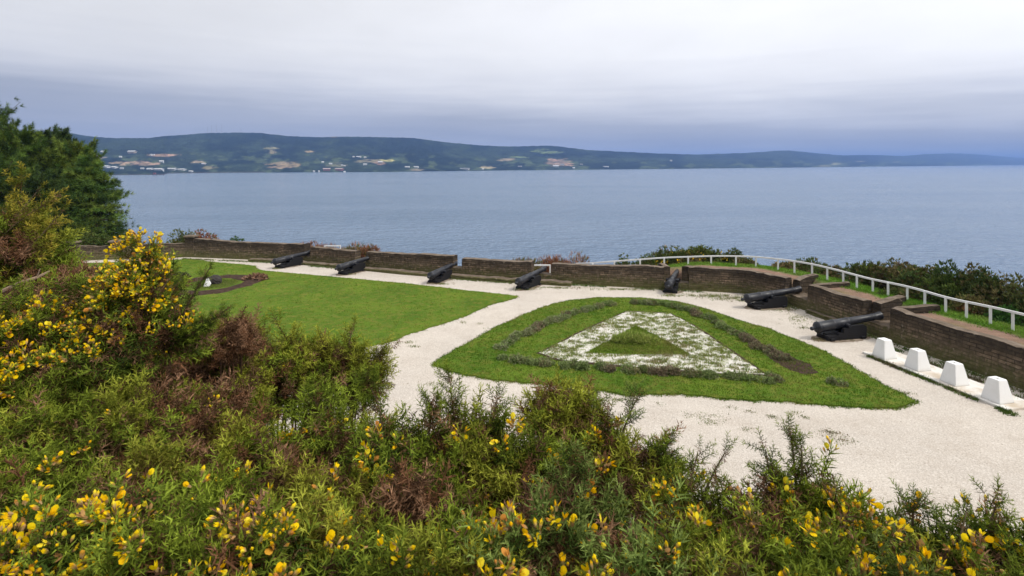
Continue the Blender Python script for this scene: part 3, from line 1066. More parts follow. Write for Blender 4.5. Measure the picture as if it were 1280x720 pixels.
# weeds along the plinth of white blocks
e0, e1 = gp(1078, 441.5)[:2], gp(1259, 514.5)[:2]
sd = unit(e1 - e0)
sn = np.array([-sd[1], sd[0]])            # towards the wall
if sn[0] < 0: sn = -sn
for n, off, sg in ((420, -.06, .04), (520, 1.28, .13)):
    tt = rng.uniform(-.02, 1.05, n) * np.linalg.norm(e1 - e0)
    ok = fbm(tt * 1.9, tt * 0 + off * 5, 3) > -.02
    tt = tt[ok]
    pts = e0 + sd * tt[:, None] + sn * (off + rng.normal(size=len(tt)) * sg)[:, None]
    grass_tufts(b, pts, 0.0, .10, [(.07, .12, .02), (.10, .15, .03), (.12, .10, .05)], 6, .022, .05)
# along the foot of the wall
uu = rng.uniform(UB, ARC[-1], 3000)
uu = uu[fbm(uu * .6, uu * 0 + 2, 3) > .0]
pts = wall_xy(uu) - wall_n(uu) * (.10 + np.abs(rng.normal(size=len(uu))) * .14 + .52 * (uu < u_at_px(690)))[:, None]
grass_tufts(b, pts, 0.0, .10, [(.07, .12, .02), (.10, .15, .03), (.13, .13, .05)], 5, .02, .05)
tag(b.build('weeds', M['leaf']), kind='stuff')

# ------------------------------------------------------------------ the stone parapet
def loft_wall(mb, path, normal, tops, thick, u0=0.0, z0=-.06, batter=.05, jit=.022, mat=0, mat_top=1):
    """a stretch of old wall: front face on the path, body behind it, uneven courses and coping"""
    path = np.asarray(path, float)
    n = len(path)
    tops = np.broadcast_to(np.asarray(tops, float), (n,))
    u = u0 + np.concatenate([[0], np.cumsum(np.linalg.norm(np.diff(path, axis=0), axis=1))])
    tops = tops + .045 * fbm(u * 1.1, u * 0 + 4, 3) + .022 * np.round(vnoise(u * 3.1, u * 0) * 2) / 2 + .012 * vnoise(u * 8, u * 0)
    k = 10
    prof = [(batter * f, z0 + (1 - z0 * 0) * 0 + f) for f in np.linspace(0, 1, k)]
    nr = k + 3
    V, W = np.zeros((n, nr, 3)), np.zeros((n, nr, 3))
    for j in range(nr):
        if j < k:
            f = j / (k - 1)
            s_ = batter * f + jit * (vnoise(u * 3.1, u * 0 + j * 1.7) + .5 * vnoise(u * 9, u * 0 + j * 3))
            z_ = z0 + (tops - z0) * f
            if j == k - 1: s_ = s_ + .02
            wv = z_
        elif j == k:
            s_, z_, wv = batter + thick * .5 + 0 * u, tops + .015, tops + .3
        elif j == k + 1:
            s_, z_, wv = thick + batter + 0 * u, tops - .01, tops
        else:
            s_, z_, wv = thick + batter + .02 + 0 * u, np.full(n, -.5), np.full(n, 0.)
        V[:, j, :2] = path + normal * np.reshape(s_, (-1, 1))
        V[:, j, 2] = z_
        W[:, j, 0], W[:, j, 1] = u, wv
    q, qt = [], []
    for i in range(n - 1):
        for j in range(nr - 1):
            f = (i * nr + j, (i + 1) * nr + j, (i + 1) * nr + j + 1, i * nr + j + 1)
            (qt if j in (k - 1, k) else q).append(f)
    base = mb.n
    mb.add(V.reshape(-1, 3), quads=q, uvw=W.reshape(-1, 3), mat=mat)
    mb.q.append(np.asarray(qt, int) + base)
    mb.qm.append(np.full(len(qt), mat_top))
    # end faces, with their own course coordinates
    for i, sgn in ((0, 1), (n - 1, -1)):
        fr, bk = V[i, :k], V[i, k + 2]
        ev = []
        ew = []
        for j in range(k):
            f = j / (k - 1)
            p1 = V[i, k + 1].copy()
            p1[2] = z0 + (V[i, k + 1, 2] - z0) * f
            ev += [fr[j], p1]
            ew += [(u[i] + 3.3, fr[j][2], 0), (u[i] + 3.3 + thick, fr[j][2], 0)]
        qq = [(2 * j, 2 * j + 1, 2 * j + 3, 2 * j + 2) if sgn < 0 else (2 * j, 2 * j + 2, 2 * j + 3, 2 * j + 1) for j in range(k - 1)]
        mb.add(ev, quads=qq, uvw=ew, mat=mat)


def stretch(name, ua, ub, tops, thick, parent, sill=False, **kw):
    n = max(3, int((ub - ua) / .16))
    uu = np.linspace(ua, ub, n)
    tp = np.interp(np.linspace(0, 1, n), np.linspace(0, 1, len(tops)), tops)
    b = MB()
    nrm = np.stack([np.interp(uu, us, nn[:, c]) for c in (0, 1)], -1)
    loft_wall(b, wall_xy(uu), nrm, tp, thick, u0=ua, **kw)
    return b.build(name, [M['stone'], M['pale_stone'] if not kw.get('dark') else M['stone']], parent, smooth=False)


parapet = empty('parapet_wall', (0, 0, 0), 0, 'long weathered brown stone parapet with gun openings bordering the gravel terrace', 'wall')
stretch('merlon', 0.0, UB - .25, [.95, .92, .90, .98], .42, parapet)
cuts = [UB + .2] + [e for pair in emb for e in pair] + [ARC[-1]]
tops_ = [[1.26, 1.18, 1.11, 1.12, 1.20], [1.02, 1.00, .98], [1.00, 1.06, 1.11, 1.14], [1.05, 1.04, 1.02], [1.00, 1.06, 1.12], [1.16, 1.14, 1.15, 1.17], [1.16, 1.14, 1.17], [1.17, 1.15, 1.18, 1.18]]
th_ = [.55, .55, .6, .6, .55, .42, .42, .42]
for i in range(8):
    stretch('merlon', cuts[2 * i], cuts[2 * i + 1], tops_[i], th_[i], parapet)
for i, (e0_, e1_) in enumerate(emb):
    stretch('embrasure_sill', e0_ - .01, e1_ + .01, [(.40, .40, .50, .40, .36, .46, .46)[i]], .6 if i < 4 else .9, parapet, jit=.012)
# the flared cheeks of the embrasures that run back into the rampart
def cheek(pa, pb, top, th=.34):
    pa, pb = np.asarray(pa, float), np.asarray(pb, float)
    n = max(4, int(np.linalg.norm(pb - pa) / .15))
    path = pa + (pb - pa) * np.linspace(0, 1, n)[:, None]
    d = unit(pb - pa)
    nm = np.array([-d[1], d[0]])
    b = MB()
    loft_wall(b, path, np.repeat(nm[None], n, 0), np.linspace(top[0], top[1], n), th, u0=float(pa[1]) * 3, batter=.01)
    b.build('embrasure_cheek', [M['stone'], M['pale_stone']], parapet)


for i, (da, db) in ((4, (.75, .7)), (5, (1.45, 1.5)), (6, (1.45, 1.5))):
    for e_, side, dl in ((emb[i][0], -1, da), (emb[i][1], 1, db)):
        p0 = wall_xy(e_)
        nw = wall_n(e_)
        tg = np.array([nw[1], -nw[0]])
        p0 = p0 + nw * .46
        p1 = p0 + nw * dl + tg * side * .28
        if side < 0:                       # face of the cheek is towards the gap
            cheek(p1, p0, (1.10 if i == 4 else 1.24, 1.12))
        else:
            cheek(p0, p1, (1.12, 1.08 if i == 4 else 1.24))
# stone footing along the left half of the wall
uu = np.linspace(u_at_px(318), u_at_px(716), 140)
nrm = np.stack([np.interp(uu, us, nn[:, c]) for c in (0, 1)], -1)
b = MB()
loft_wall(b, wall_xy(uu) - nrm * .62, nrm, np.interp(uu, [uu[0], uu[-1]], [.15, .18]), .60, u0=4, batter=.02)
b.build('footing', [M['stone'], M['pale_stone']], parapet)
uu = np.linspace(u_at_y(24.3), u_at_y(21.8), 24)
nrm = wall_n(uu)
b = MB()
loft_wall(b, wall_xy(uu) - nrm * .26, nrm, .15, .24, u0=9, batter=.02, jit=.05)
b.build('footing', [M['stone'], M['pale_stone']], parapet)
# piers in the low wall on the left
for px in (88, 143, 237):
    u_ = u_at_px(px)
    p = wall_xy(u_)
    nw = wall_n(u_)
    an = math.atan2(nw[1], nw[0])
    b = MB()
    tg = np.array([nw[1], -nw[0]])
    path = (p - nw * .06)[None] + tg * np.linspace(-.3, .3, 5)[:, None]
    loft_wall(b, path, np.repeat(nw[None], 5, 0), 1.12 if px < 200 else 1.34, .58, u0=u_ * 2, jit=.012, batter=.01)
    pier = b.build('pier', [M['stone'], M['pale_stone']], parapet)
    b = MB()
    c = p + nw * .24
    box(b, (c[0], c[1], (1.12 if px < 200 else 1.34) + .085), (.37, .37, .055), rotz(an), bev=.02)
    b.build('cap', M['pale_stone'], pier)

# ------------------------------------------------------------------ cannons
def prism(mb, pts, y0, y1, col=(.5, .5, .5), mat=0):
    pts = np.asarray(pts, float)
    n = len(pts)
    c = pts.mean(0)
    v = [(x, y0, z) for x, z in pts] + [(x, y1, z) for x, z in pts]
    q = [(i, (i + 1) % n, n + (i + 1) % n, n + i) for i in range(n)]
    import mathutils
    tri = mathutils.geometry.tessellate_polygon([[Vector((x, 0, z)) for x, z in pts]])
    t_ = [tuple(f) for f in tri] + [tuple(n + k_ for k_ in f)[::-1] for f in tri]
    mb.add(v, quads=q, tris=t_, col=col, mat=mat)


B0 = np.array([-1.42, 0, .49])
def make_cannon(B1):
    BD = unit(B1 - B0)
    o = empty('cannon')
    b = MB()
    prof = [(-.31, 0), (-.30, .05), (-.26, .078), (-.21, .078), (-.17, .048), (-.13, .052), (-.09, .11), (-.04, .195), (0, .222), (.02, .242), (.08, .242), (.10, .224), (.16, .218), (.72, .204), (.74, .217), (.80, .217), (.82, .198),
            (1.42, .176), (1.44, .188), (1.50, .188), (1.52, .170), (2.70, .136), (2.72, .148), (2.77, .148), (2.79, .134), (2.96, .146), (3.10, .172), (3.15, .178), (3.19, .166), (3.20, .145), (3.20, .088), (2.9, .082), (2.9, 0)]
    lathe(b, prof, B0, BD, 32)
    br_ = b.build('barrel', M['iron'], o, smooth=True)
    tc_ = B0 + BD * 1.30 - np.array([0, 0, .04])
    b = MB()
    tube(b, [tc_ + np.array([0, -.36, 0]), tc_ + np.array([0, .36, 0])], .075, 14)
    b.build('trunnion', M['iron'], br_)
    for s_ in (-1, 1):
        b = MB()
        y0, y1 = (.20, .33) if s_ > 0 else (-.33, -.20)
        prism(b, [(.72, .03), (.72, .50), (.60, .57), (.02, .57), (-.10, .50), (-.38, .46), (-.42, .30), (-.62, .28), (-.68, .20), (-1.12, .17), (-1.16, .03)], y0, y1)
        b.build('carriage_cheek', M['timber'], o)
    b = MB()
    box(b, (-.2, 0, .12), (.95, .196, .07), bev=.015)
    box(b, (.55, 0, .28), (.12, .196, .09), bev=.015)
    b.build('carriage_bed', M['timber'], o)
    for x in (-.98, .52):
        b = MB()
        box(b, (x, 0, .055), (.10, .40, .06), bev=.015)
        b.build('axle', M['timber'], o)
    b = MB()
    prism(b, [(-1.05, .185), (-.45, .185), (-.45, .30), (-1.05, .235)], -.10, .10)
    b.build('quoin', M['timber'], o)
    return o


def copy_tree(o, parent=None):
    c = o.copy()
    COL.objects.link(c)
    if parent is not None: c.parent = parent
    for ch_ in list(o.children):
        copy_tree(ch_, c)
    return c


guns = [(343, 34.3, (.50, .87), 'black cannon past the lawn, farthest of the row from the white blocks'),
        (423, 32.3, (.48, .88), 'black cannon pointing over the low wall beneath the small white hoop rail'),
        (538, 30.0, (.38, .92), 'black cannon at the narrow opening through which the sea shows'),
        (648, 28.5, (.52, .85), 'black cannon beside the short white rail post at the tip of the lawn'),
        (836, 27.7, (.42, .90), 'black cannon seen from behind, straight beyond the apex of the triangular bed'),
        (933, 25.0, (.97, .24), 'black cannon in side view with green weeds at its wheels, second from the white blocks'),
        (1021, 20.6, (.975, .22), 'black cannon in side view closest to the white concrete blocks')]
proto = make_cannon(np.array([1.74, 0, .76]))          # the five along the lawn
proto_high = make_cannon(np.array([1.74, 0, .80]))     # the two laid higher
for i, (px, Yb, d_, lab) in enumerate(guns):
    o = proto if i == 0 else proto_high if i == 5 else copy_tree(proto if i < 5 else proto_high)
    sc_ = .88 if i < 5 else .89
    o.scale = (sc_, sc_, sc_)
    d_ = unit(np.array(d_))
    x_ = (px - CX) / F_PX * Yb
    o.location = (x_ + d_[0] * 1.42 * sc_, Yb + d_[1] * 1.42 * sc_, .0)
    o.rotation_euler = (0, 0, math.atan2(d_[1], d_[0]))
    tag(o, lab, 'cannon', 'cannons along the parapet')

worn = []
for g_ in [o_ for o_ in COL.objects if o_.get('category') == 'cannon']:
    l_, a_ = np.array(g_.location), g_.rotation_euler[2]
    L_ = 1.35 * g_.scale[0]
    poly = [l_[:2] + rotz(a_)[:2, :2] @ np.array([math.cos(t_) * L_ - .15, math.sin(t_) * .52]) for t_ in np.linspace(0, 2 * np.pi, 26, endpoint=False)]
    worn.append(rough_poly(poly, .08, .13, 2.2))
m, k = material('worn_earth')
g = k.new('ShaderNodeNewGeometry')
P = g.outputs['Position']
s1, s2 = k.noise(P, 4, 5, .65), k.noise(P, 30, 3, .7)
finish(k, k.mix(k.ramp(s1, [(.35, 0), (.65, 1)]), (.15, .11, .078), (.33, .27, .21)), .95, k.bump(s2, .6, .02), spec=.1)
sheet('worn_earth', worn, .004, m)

# ------------------------------------------------------------------ white blocks on their plinth
plen = np.linalg.norm(e1 - e0)
b = MB()
ctr = (e0 + e1) / 2 + sn * .55
n_ = 40
angp = math.atan2(sd[1], sd[0])
box(b, (ctr[0], ctr[1], .03), (plen / 2, .56, .035), rotz(angp), bev=.012)
tag(b.build('plinth', M['slab']), 'long low stained white concrete slab under the four white blocks', 'plinth')


def make_block():
    o = empty('concrete_block')
    b = MB()
    hb, ht, h, n = .315, .185, .73, 9
    V, Q = [], []
    levels = [(hb - .01, 0), (hb, .015), (hb, .03)] + [(hb + (ht - hb) * t_, .03 + (h - .045) * t_) for t_ in np.linspace(.1, 1, 9)] + [(ht - .012, h)]
    # eight-point ring: square with nipped corners
    for r_, z_ in levels:
        c_ = .014
        for (x, y) in ((r_, -r_ + c_), (r_, r_ - c_), (r_ - c_, r_), (-r_ + c_, r_), (-r_, r_ - c_), (-r_, -r_ + c_), (-r_ + c_, -r_), (r_ - c_, -r_)):
            V.append((x, y, z_))
    L = len(levels)
    for i in range(L - 1):
        for j in range(8):
            Q.append((i * 8 + j, i * 8 + (j + 1) % 8, (i + 1) * 8 + (j + 1) % 8, (i + 1) * 8 + j))
    # top with a square socket
    k0 = len(V)
    s_ = .05
    ring = [(s_, -s_ * .6), (s_, s_ * .6), (s_ * .6, s_), (-s_ * .6, s_), (-s_, s_ * .6), (-s_, -s_ * .6), (-s_ * .6, -s_), (s_ * .6, -s_)]
    V += [(x, y, h) for x, y in ring] + [(x, y, h - .12) for x, y in ring]
    for j in range(8):
        a0, a1 = (L - 1) * 8 + j, (L - 1) * 8 + (j + 1) % 8
        Q.append((a0, a1, k0 + (j + 1) % 8, k0 + j))
        Q.append((k0 + j, k0 + (j + 1) % 8, k0 + 8 + (j + 1) % 8, k0 + 8 + j))
    b.add(V, quads=Q)
    b.build('body', M['white'], o)
    b = MB()
    a_ = np.array(ring)
    b.add(np.concatenate([np.concatenate([a_, np.full((8, 1), h - .115)], 1), [[0, 0, h - .115]]]), tris=[(j, (j + 1) % 8, 8) for j in range(8)])
    b.build('socket', M['hole'], o)
    return o


blk = make_block()
for i, (px, py, lab) in enumerate(((1105.5, 446, 'white truncated pyramid block nearest the cannon'), (1147, 460.5, 'white truncated pyramid block second from the cannon'),
                                   (1193, 478.5, 'white truncated pyramid block third from the cannon'), (1246.5, 500, 'white truncated pyramid block farthest from the cannon at the slab end'))):
    o = blk if i == 0 else copy_tree(blk)
    p = gp(px, py, .065)
    o.location = (p[0], p[1], .065)
    o.rotation_euler = (0, 0, angp + rng.uniform(-.05, .05))
    o.scale = (.80, .80, .81)
    tag(o, lab, 'concrete block', 'white pyramid blocks on the plinth')

# ------------------------------------------------------------------ white rails
def rail_run(o, tops, wd=.058):
    """a squared timber rail bending over the post heads"""
    t_ = np.asarray(tops, float)
    d = np.concatenate([[0], np.cumsum(np.linalg.norm(np.diff(t_, axis=0), axis=1))])
    s_ = np.linspace(0, d[-1], max(2, int(d[-1] / .25)))
    p = np.stack([np.interp(s_, d, t_[:, k_]) for k_ in range(3)], -1)
    if len(p) > 8:
        ker = np.ones(5) / 5
        sm = np.stack([np.convolve(np.pad(p[:, k_], 2, mode='edge'), ker, 'valid') for k_ in range(3)], -1)
        p[2:-2] = sm[2:-2]
    tn = unit(np.gradient(p, axis=0))
    sdv = unit(np.stack([-tn[:, 1], tn[:, 0], 0 * tn[:, 0]], -1))
    up_ = np.array([0, 0, 1.0])
    off = [(-1, -1), (1, -1), (1, 1), (-1, 1)]
    V = np.stack([p + sdv * a1 * wd * .5 + up_ * a2 * wd * .62 for a1, a2 in off], 1)
    n = len(p)
    q = [(i * 4 + j, (i + 1) * 4 + j, (i + 1) * 4 + (j + 1) % 4, i * 4 + (j + 1) % 4) for i in range(n - 1) for j in range(4)]
    q += [(0, 1, 2, 3), ((n - 1) * 4 + 3, (n - 1) * 4 + 2, (n - 1) * 4 + 1, (n - 1) * 4)]
    b = MB()
    b.add(V.reshape(-1, 3), quads=q)
    b.build('rail', M['white'], o)


def post(o, p, ztop, zbot, an=0.0, w_=.042):
    b = MB()
    box(b, (p[0], p[1], (ztop + zbot) / 2), (w_, w_, (ztop - zbot) / 2), rotz(an), bev=.006)
    b.build('post', M['white'], o)


fence = empty('handrail_fence', (0, 0, 0), 0, 'long low white handrail curving along the cliff edge on the right', 'fence')
pl = [(741, 329, 329), (768, 326.5, 331.5), (800, 324.3, 332.5), (830, 322, 337), (860, 321, 335), (889, 320, 334), (920, 320, 334), (945, 321, 335), (972.5, 323.8, 338), (993, 326.3, 342), (1015, 330, 346), (1034, 334.5, 350.5),
      (1054, 339.5, 355.5), (1071, 344.3, 360), (1091, 349.5, 365), (1110, 353, 370), (1134, 358, 374.8), (1156, 364, 382), (1182, 372, 390), (1208, 377.5, 397.5), (1238, 383.3, 405), (1266, 390, 412.5), (1301, 398, 424), (1345, 408, 438)]
tops_w = [np.array([(720 - CX) / F_PX * 32.4, 32.4, HC - (329.4 - HY) / F_PX * 32.4])]
for px, yt, yb in pl:
    if px < 972:
        uu = np.linspace(u_at_px(660), ARC[12] + 2, 900)
        pt = wall_xy(uu) + np.stack([np.interp(uu, us, nn[:, c]) for c in (0, 1)], -1) * 2.15
        i = int(np.argmin(np.abs(CX + pt[:, 0] / pt[:, 1] * F_PX - px)))
        x_, y_ = pt[i]
    else:
        x_, y_, _ = gp(px, yb, 1.04)
    zt_ = HC - (yt - HY) / F_PX * y_
    tops_w.append(np.array([x_, y_, zt_]))
    zb = min(outer_z(x_, y_) - .15, zt_ - .45)
    post(fence, (x_, y_), zt_ - .01, zb, math.atan2(y_, x_))
rail_run(fence, tops_w)
o = empty('hoop_rail', (0, 0, 0), 0, 'short white hoop shaped rail above the low wall on the left', 'rail')
Yr = 37.2
pa, pb = [(px - CX) / F_PX * Yr for px in (406, 425.5)]
zt_ = HC - (307.3 - HY) / F_PX * Yr
for x_ in (pa, pb):
    post(o, (x_, Yr), zt_ - .01, -.3, 0, .032)
rail_run(o, [(pa - .03, Yr, zt_), ((pa + pb) / 2, Yr, zt_), (pb + .03, Yr, zt_)], .06)
o = empty('rail_end', (0, 0, 0), 0, 'short white rail with a single end post behind the cannon at the lawn tip', 'rail')
Yr = 31.9
pa, pb = [(px - CX) / F_PX * Yr for px in (666, 687.5)]
zt_ = HC - (331.5 - HY) / F_PX * Yr
for x_ in (pa, pb):
    post(o, (x_, Yr), zt_ - .01, -.35, 0, .036)
rail_run(o, [(pa - .03, Yr, zt_), ((pa + pb) / 2, Yr, zt_), (pb + .03, Yr, zt_)], .06)

# ------------------------------------------------------------------ stones in the ring
def rock(name, c, r, col, seed, label, cat, mat):
    rg = np.random.default_rng(seed)
    n = 14
    th = np.linspace(0, np.pi, n)
    ph = np.linspace(0, 2 * np.pi, 2 * n, endpoint=False)
    T_, P_ = np.meshgrid(th, ph, indexing='ij')
    d = np.stack([np.sin(T_) * np.cos(P_), np.sin(T_) * np.sin(P_), np.cos(T_)], -1)
    f = 1 + .22 * fbm(d[..., 0] * 1.8 + seed, d[..., 1] * 1.8 + d[..., 2] * 1.3, 3) + .10 * vnoise(d[..., 0] * 5 + seed, d[..., 2] * 5 + d[..., 1] * 3)
    V = d * np.asarray(r) * f[..., None] + np.asarray(c)
    m_ = 2 * n
    q = [(i * m_ + j, (i + 1) * m_ + j, (i + 1) * m_ + (j + 1) % m_, i * m_ + (j + 1) % m_) for i in range(n - 1) for j in range(m_)]
    b = MB()
    b.add(V.reshape(-1, 3), quads=q, col=col)
    return tag(b.build(name, mat), label, cat)


c = gp(267, 356.5)
rock('boulder', (c[0], c[1] + .05, .22), (.36, .28, .30), (.05, .042, .038), 5, 'dark rounded boulder on the green island of the dug ring', 'boulder', M['bark'])
c = gp(261, 358.2)
b = MB()
prism(b, [(-.14, 0), (.13, 0), (.20, .16), (.06, .44), (-.02, .42)], -.05, .05)
o = b.build('painted_stone', M['white'])
o.location = (c[0], c[1] - .22, .03)
o.rotation_euler = (R(-12), 0, R(8))
tag(o, 'small white painted stone leaning against the dark boulder', 'stone')

# ------------------------------------------------------------------ shrubs
def cushion(mb, c, r, n, L, W_, cols, up=.5, shell=.55, lobes=9, seed=0, var=.3, diamond=True, k=5):
    """a lumpy mound of small leaves: lobes on a dome, leaf tufts through their outer layer"""
    rg = np.random.default_rng(seed)
    c, r = np.asarray(c, float), np.asarray(r, float)
    d = rnd_unit(lobes * 2, rg)
    d[:, 2] = np.abs(d[:, 2]) * .9
    d = d[:lobes]
    lc = d * rg.uniform(.35, .72, (lobes, 1))
    lr = rg.uniform(.34, .56, lobes)
    i = rg.integers(0, lobes, n)
    v = rnd_unit(n, rg)
    p = lc[i] + v * (lr[i] * (shell + (1 - shell) * rg.uniform(0, 1, n) ** .5))[:, None]
    ok = p[:, 2] > -.05
    p, v, i = p[ok], v[ok], i[ok]
    n = len(p)
    cols = np.asarray(cols, float)
    lobe_c = cols[rg.integers(0, len(cols), lobes)]
    cc = np.where(rg.uniform(size=(n, 1)) < .7, lobe_c[i], cols[rg.integers(0, len(cols), n)]) * rg.uniform(1 - var, 1 + var, (n, 1))
    P = np.repeat(c + p * r, k, 0)
    D = unit(np.repeat(v, k, 0) * .8 + rnd_unit(n * k, rg) * .9 + np.array([0, 0, up]))
    soup(mb, P, D, L * rg.uniform(.6, 1.3, n * k), W_, np.repeat(cc, k, 0), diamond)


HG = [(.22, .28, .10), (.27, .31, .14), (.17, .25, .07), (.26, .24, .12), (.30, .31, .17)]
HB = [(.22, .17, .11), (.26, .20, .13), (.18, .15, .09), (.24, .25, .13)]
def hedge_row(label, pts_px, dens, rad, h, brown=(), seed=0):
    pts = np.array([gp(*p, z=.04)[:2] for p in pts_px])
    d = np.concatenate([[0], np.cumsum(np.linalg.norm(np.diff(pts, axis=0), axis=1))])
    b = MB()
    rg = np.random.default_rng(seed)
    n = int(d[-1] / dens)
    for i in range(n):
        s_ = (i + rg.uniform(.2, .8)) * d[-1] / n
        p = np.array([np.interp(s_, d, pts[:, 0]), np.interp(s_, d, pts[:, 1])]) + rg.normal(size=2) * .07
        f = s_ / d[-1]
        br_ = any(a <= f <= c_ for a, c_ in brown)
        rr_ = rad * rg.uniform(.7, 1.15)
        cushion(b, (p[0], p[1], .02), (rr_, rr_, h * rg.uniform(.7, 1.2)), 330, .07, .020, HB if br_ else [HG[rg.integers(0, 5)], HG[rg.integers(0, 5)], HG[0]], up=.6, seed=seed * 100 + i, k=4)
    return tag(b.build('hedge', M['leaf']), label, 'hedge', 'low hedges edging the triangular bed')


hedge_row('low grey green hedge along the seaward left side of the triangular bed', [(622, 437), (650, 421), (672, 410), (700, 399), (728, 389), (752, 383), (768, 381)], .34, .29, .24, [(.28, .38), (.6, .66)], 1)
hedge_row('grey green hedge on the cannon side of the triangular bed, browning at its near end', [(790, 379), (830, 382), (858, 388), (884, 398), (908, 411), (934, 425), (962, 441), (985, 452)], .30, .29, .25, [(.34, .4), (.72, 1)], 2)
hedge_row('low dark green hedge along the near side of the triangular bed', [(632, 448), (668, 454), (700, 457.5), (740, 461), (780, 464), (830, 467), (880, 470), (930, 473.5), (968, 476)], .26, .27, .22, [(.40, .44), (.55, .66)], 3)
for px, py, r_, cl, lab in ((1046, 480, .26, HG, 'single small grey tuft plant near the pointed tip of the bed'), (968, 475, .22, HB, 'small brownish tuft plant at the end of the near hedge'), (646, 452, .30, HG, 'small green tuft plant at the left corner of the bed')):
    b = MB()
    p = gp(px, py, .04)
    cushion(b, (p[0], p[1], .02), (r_, r_, r_ * .9), 300, .07, .02, cl, seed=int(px))
    tag(b.build('tuft_plant', M['leaf']), lab, 'plant')
b = MB()
p = gp(797, 434, .05)
cushion(b, (p[0], p[1] + .55, .03), (1.05, .75, .30), 1500, .12, .016, [(.28, .35, .07), (.34, .38, .10), (.20, .29, .045)], up=1.0, lobes=12, seed=77, diamond=False)
tag(b.build('grass_mound', M['leaf']), 'pale green shaggy mound plant in the middle of the shell triangle', 'plant')
# dead leaf heap and rough plants at the ends of the ring
b = MB()
p = gp(318, 351)
cushion(b, (p[0], p[1], .0), (.75, .5, .34), 500, .16, .05, [(.26, .14, .09), (.20, .11, .07), (.10, .09, .05), (.33, .20, .13)], up=.2, seed=78)
tag(b.build('withered_plant', M['leaf']), 'withered reddish plant at the cannon end of the dug ring', 'plant')
b = MB()
p = gp(218, 353)
cushion(b, (p[0], p[1], .0), (.9, .6, .62), 700, .15, .04, [(.09, .075, .045), (.12, .10, .05), (.07, .085, .03)], up=.6, seed=79)
tag(b.build('withered_plant', M['leaf']), 'dark brownish green plant at the left end of the dug ring', 'plant')

DKG = [(0.066, 0.1063, 0.024), (0.096, 0.1375, 0.03), (0.126, 0.1562, 0.04), (0.138, 0.125, 0.045), (0.072, 0.1125, 0.032)]
DBR = [(0.1575, 0.132, 0.055), (0.189, 0.156, 0.065), (0.126, 0.138, 0.045), (0.105, 0.144, 0.04)]
RDT = [(0.2717, 0.1073, 0.0572), (0.3458, 0.1716, 0.0884), (0.2099, 0.1073, 0.052), (0.1729, 0.1573, 0.052), (0.2964, 0.143, 0.0832)]
GRS = [(0.12, 0.152, 0.032), (0.16, 0.184, 0.048), (0.088, 0.12, 0.032), (0.224, 0.16, 0.08), (0.08, 0.104, 0.032)]
def shrub(name, label, px, ytop, d, rx, ry, cols, n=900, L=.20, W_=.06, zb=None, lobes=12, up=.5, group=None, flowers=0, seed=0, h=None, diamond=True):
    p = at(px, ytop, d)
    z0 = outer_z(p[0], p[1]) - .15 if zb is None else zb
    if h: z0 = p[2] - h
    hh = p[2] - z0
    o = empty(name, (p[0], p[1], z0), 0, label, 'shrub', group)
    rg = np.random.default_rng(seed + int(px * 7))
    b = MB()
    for i in range(7):
        a = rg.uniform(0, 2 * np.pi)
        e = np.array([math.cos(a) * rx * .5, math.sin(a) * ry * .5, hh * rg.uniform(.4, .75)])
        tube(b, [(0, 0, 0), e * np.array([.35, .35, .55]), e], [.05, .03, .012], 5, (.09, .065, .045))
    b.build('stems', M['bark'], o)
    b = MB()
    cushion(b, (0, 0, hh * .12), (rx, ry, hh * 1.02), int(n * 2.2), L, W_, cols, up=up, lobes=lobes, seed=seed + int(px * 3), shell=.3, diamond=diamond)
    b.build('foliage', M['leaf'], o)
    if flowers:
        b = MB()
        v = rnd_unit(flowers, rg)
        v[:, 2] = np.abs(v[:, 2])
        P = np.array([0, 0, hh * .15]) + v * np.array([rx, ry, hh * .82]) * rg.uniform(.7, .98, (flowers, 1))
        P = np.repeat(P, 5, 0) + rg.normal(size=(flowers * 5, 3)) * .05
        soup(b, P, rnd_unit(len(P), rg), .09, .06, np.array([(.70, .46, .02), (.62, .38, .02)])[rg.integers(0, 2, len(P))], True)
        b.build('blossoms', M['leaf'], o)
    return o


shrub('red_twig_shrub', 'reddish twiggy shrub left of the small white hoop rail', 399, 305.5, 38.2, 2.0, 1.0, RDT, 700, .28, .03, up=1.2, diamond=False)
shrub('red_twig_shrub', 'reddish twiggy shrub right of the small white hoop rail', 440, 307, 37.5, 2.2, 1.0, RDT + DBR, 900, .28, .03, up=1.2, diamond=False)
shrub('red_twig_shrub', 'small reddish twig shrub just behind the wall beside the second cannon', 463, 309, 36.2, .9, .7, RDT, 450, .24, .03, up=1.0, diamond=False)
shrub('red_twig_shrub', 'reddish shrub at the left end of the red strip behind the middle wall', 655, 324, 33.2, 1.4, .8, RDT + DBR, 600, .25, .03, up=1.2, diamond=False)
shrub('red_twig_shrub', 'widest reddish shrub, behind the wall right of the rail end post', 690, 322.5, 34.0, 1.9, .9, RDT, 1000, .28, .03, up=1.2, diamond=False)
shrub('red_twig_shrub', 'reddish shrub at the right end of the red strip where the long handrail begins', 722, 323.5, 34.0, 1.4, .9, RDT, 700, .25, .03, up=1.2, diamond=False)
shrub('dark_shrub', 'round dark shrub with rusty side behind the corner pier of the wall', 231, 287, 43, 1.5, 1.2, DKG + DBR, 1000, .18, .05)
shrub('rusty_shrub', 'low rusty brown shrub behind the wall right of the corner pier', 258, 291.5, 42.5, 1.5, .9, RDT + DBR, 700, .2, .05)
shrub('green_shrub', 'smooth green mound shrub peeping over the high wall on the left', 288, 291.5, 42.3, 1.5, 1.0, [(.05, .10, .02), (.06, .12, .03), (.045, .085, .02)], 1000, .15, .05, lobes=7)
shrub('dark_shrub', 'small dark shrub at the foot of the rightmost conifer', 163, 289.5, 44, 1.0, .9, DKG, 700, .16, .05)
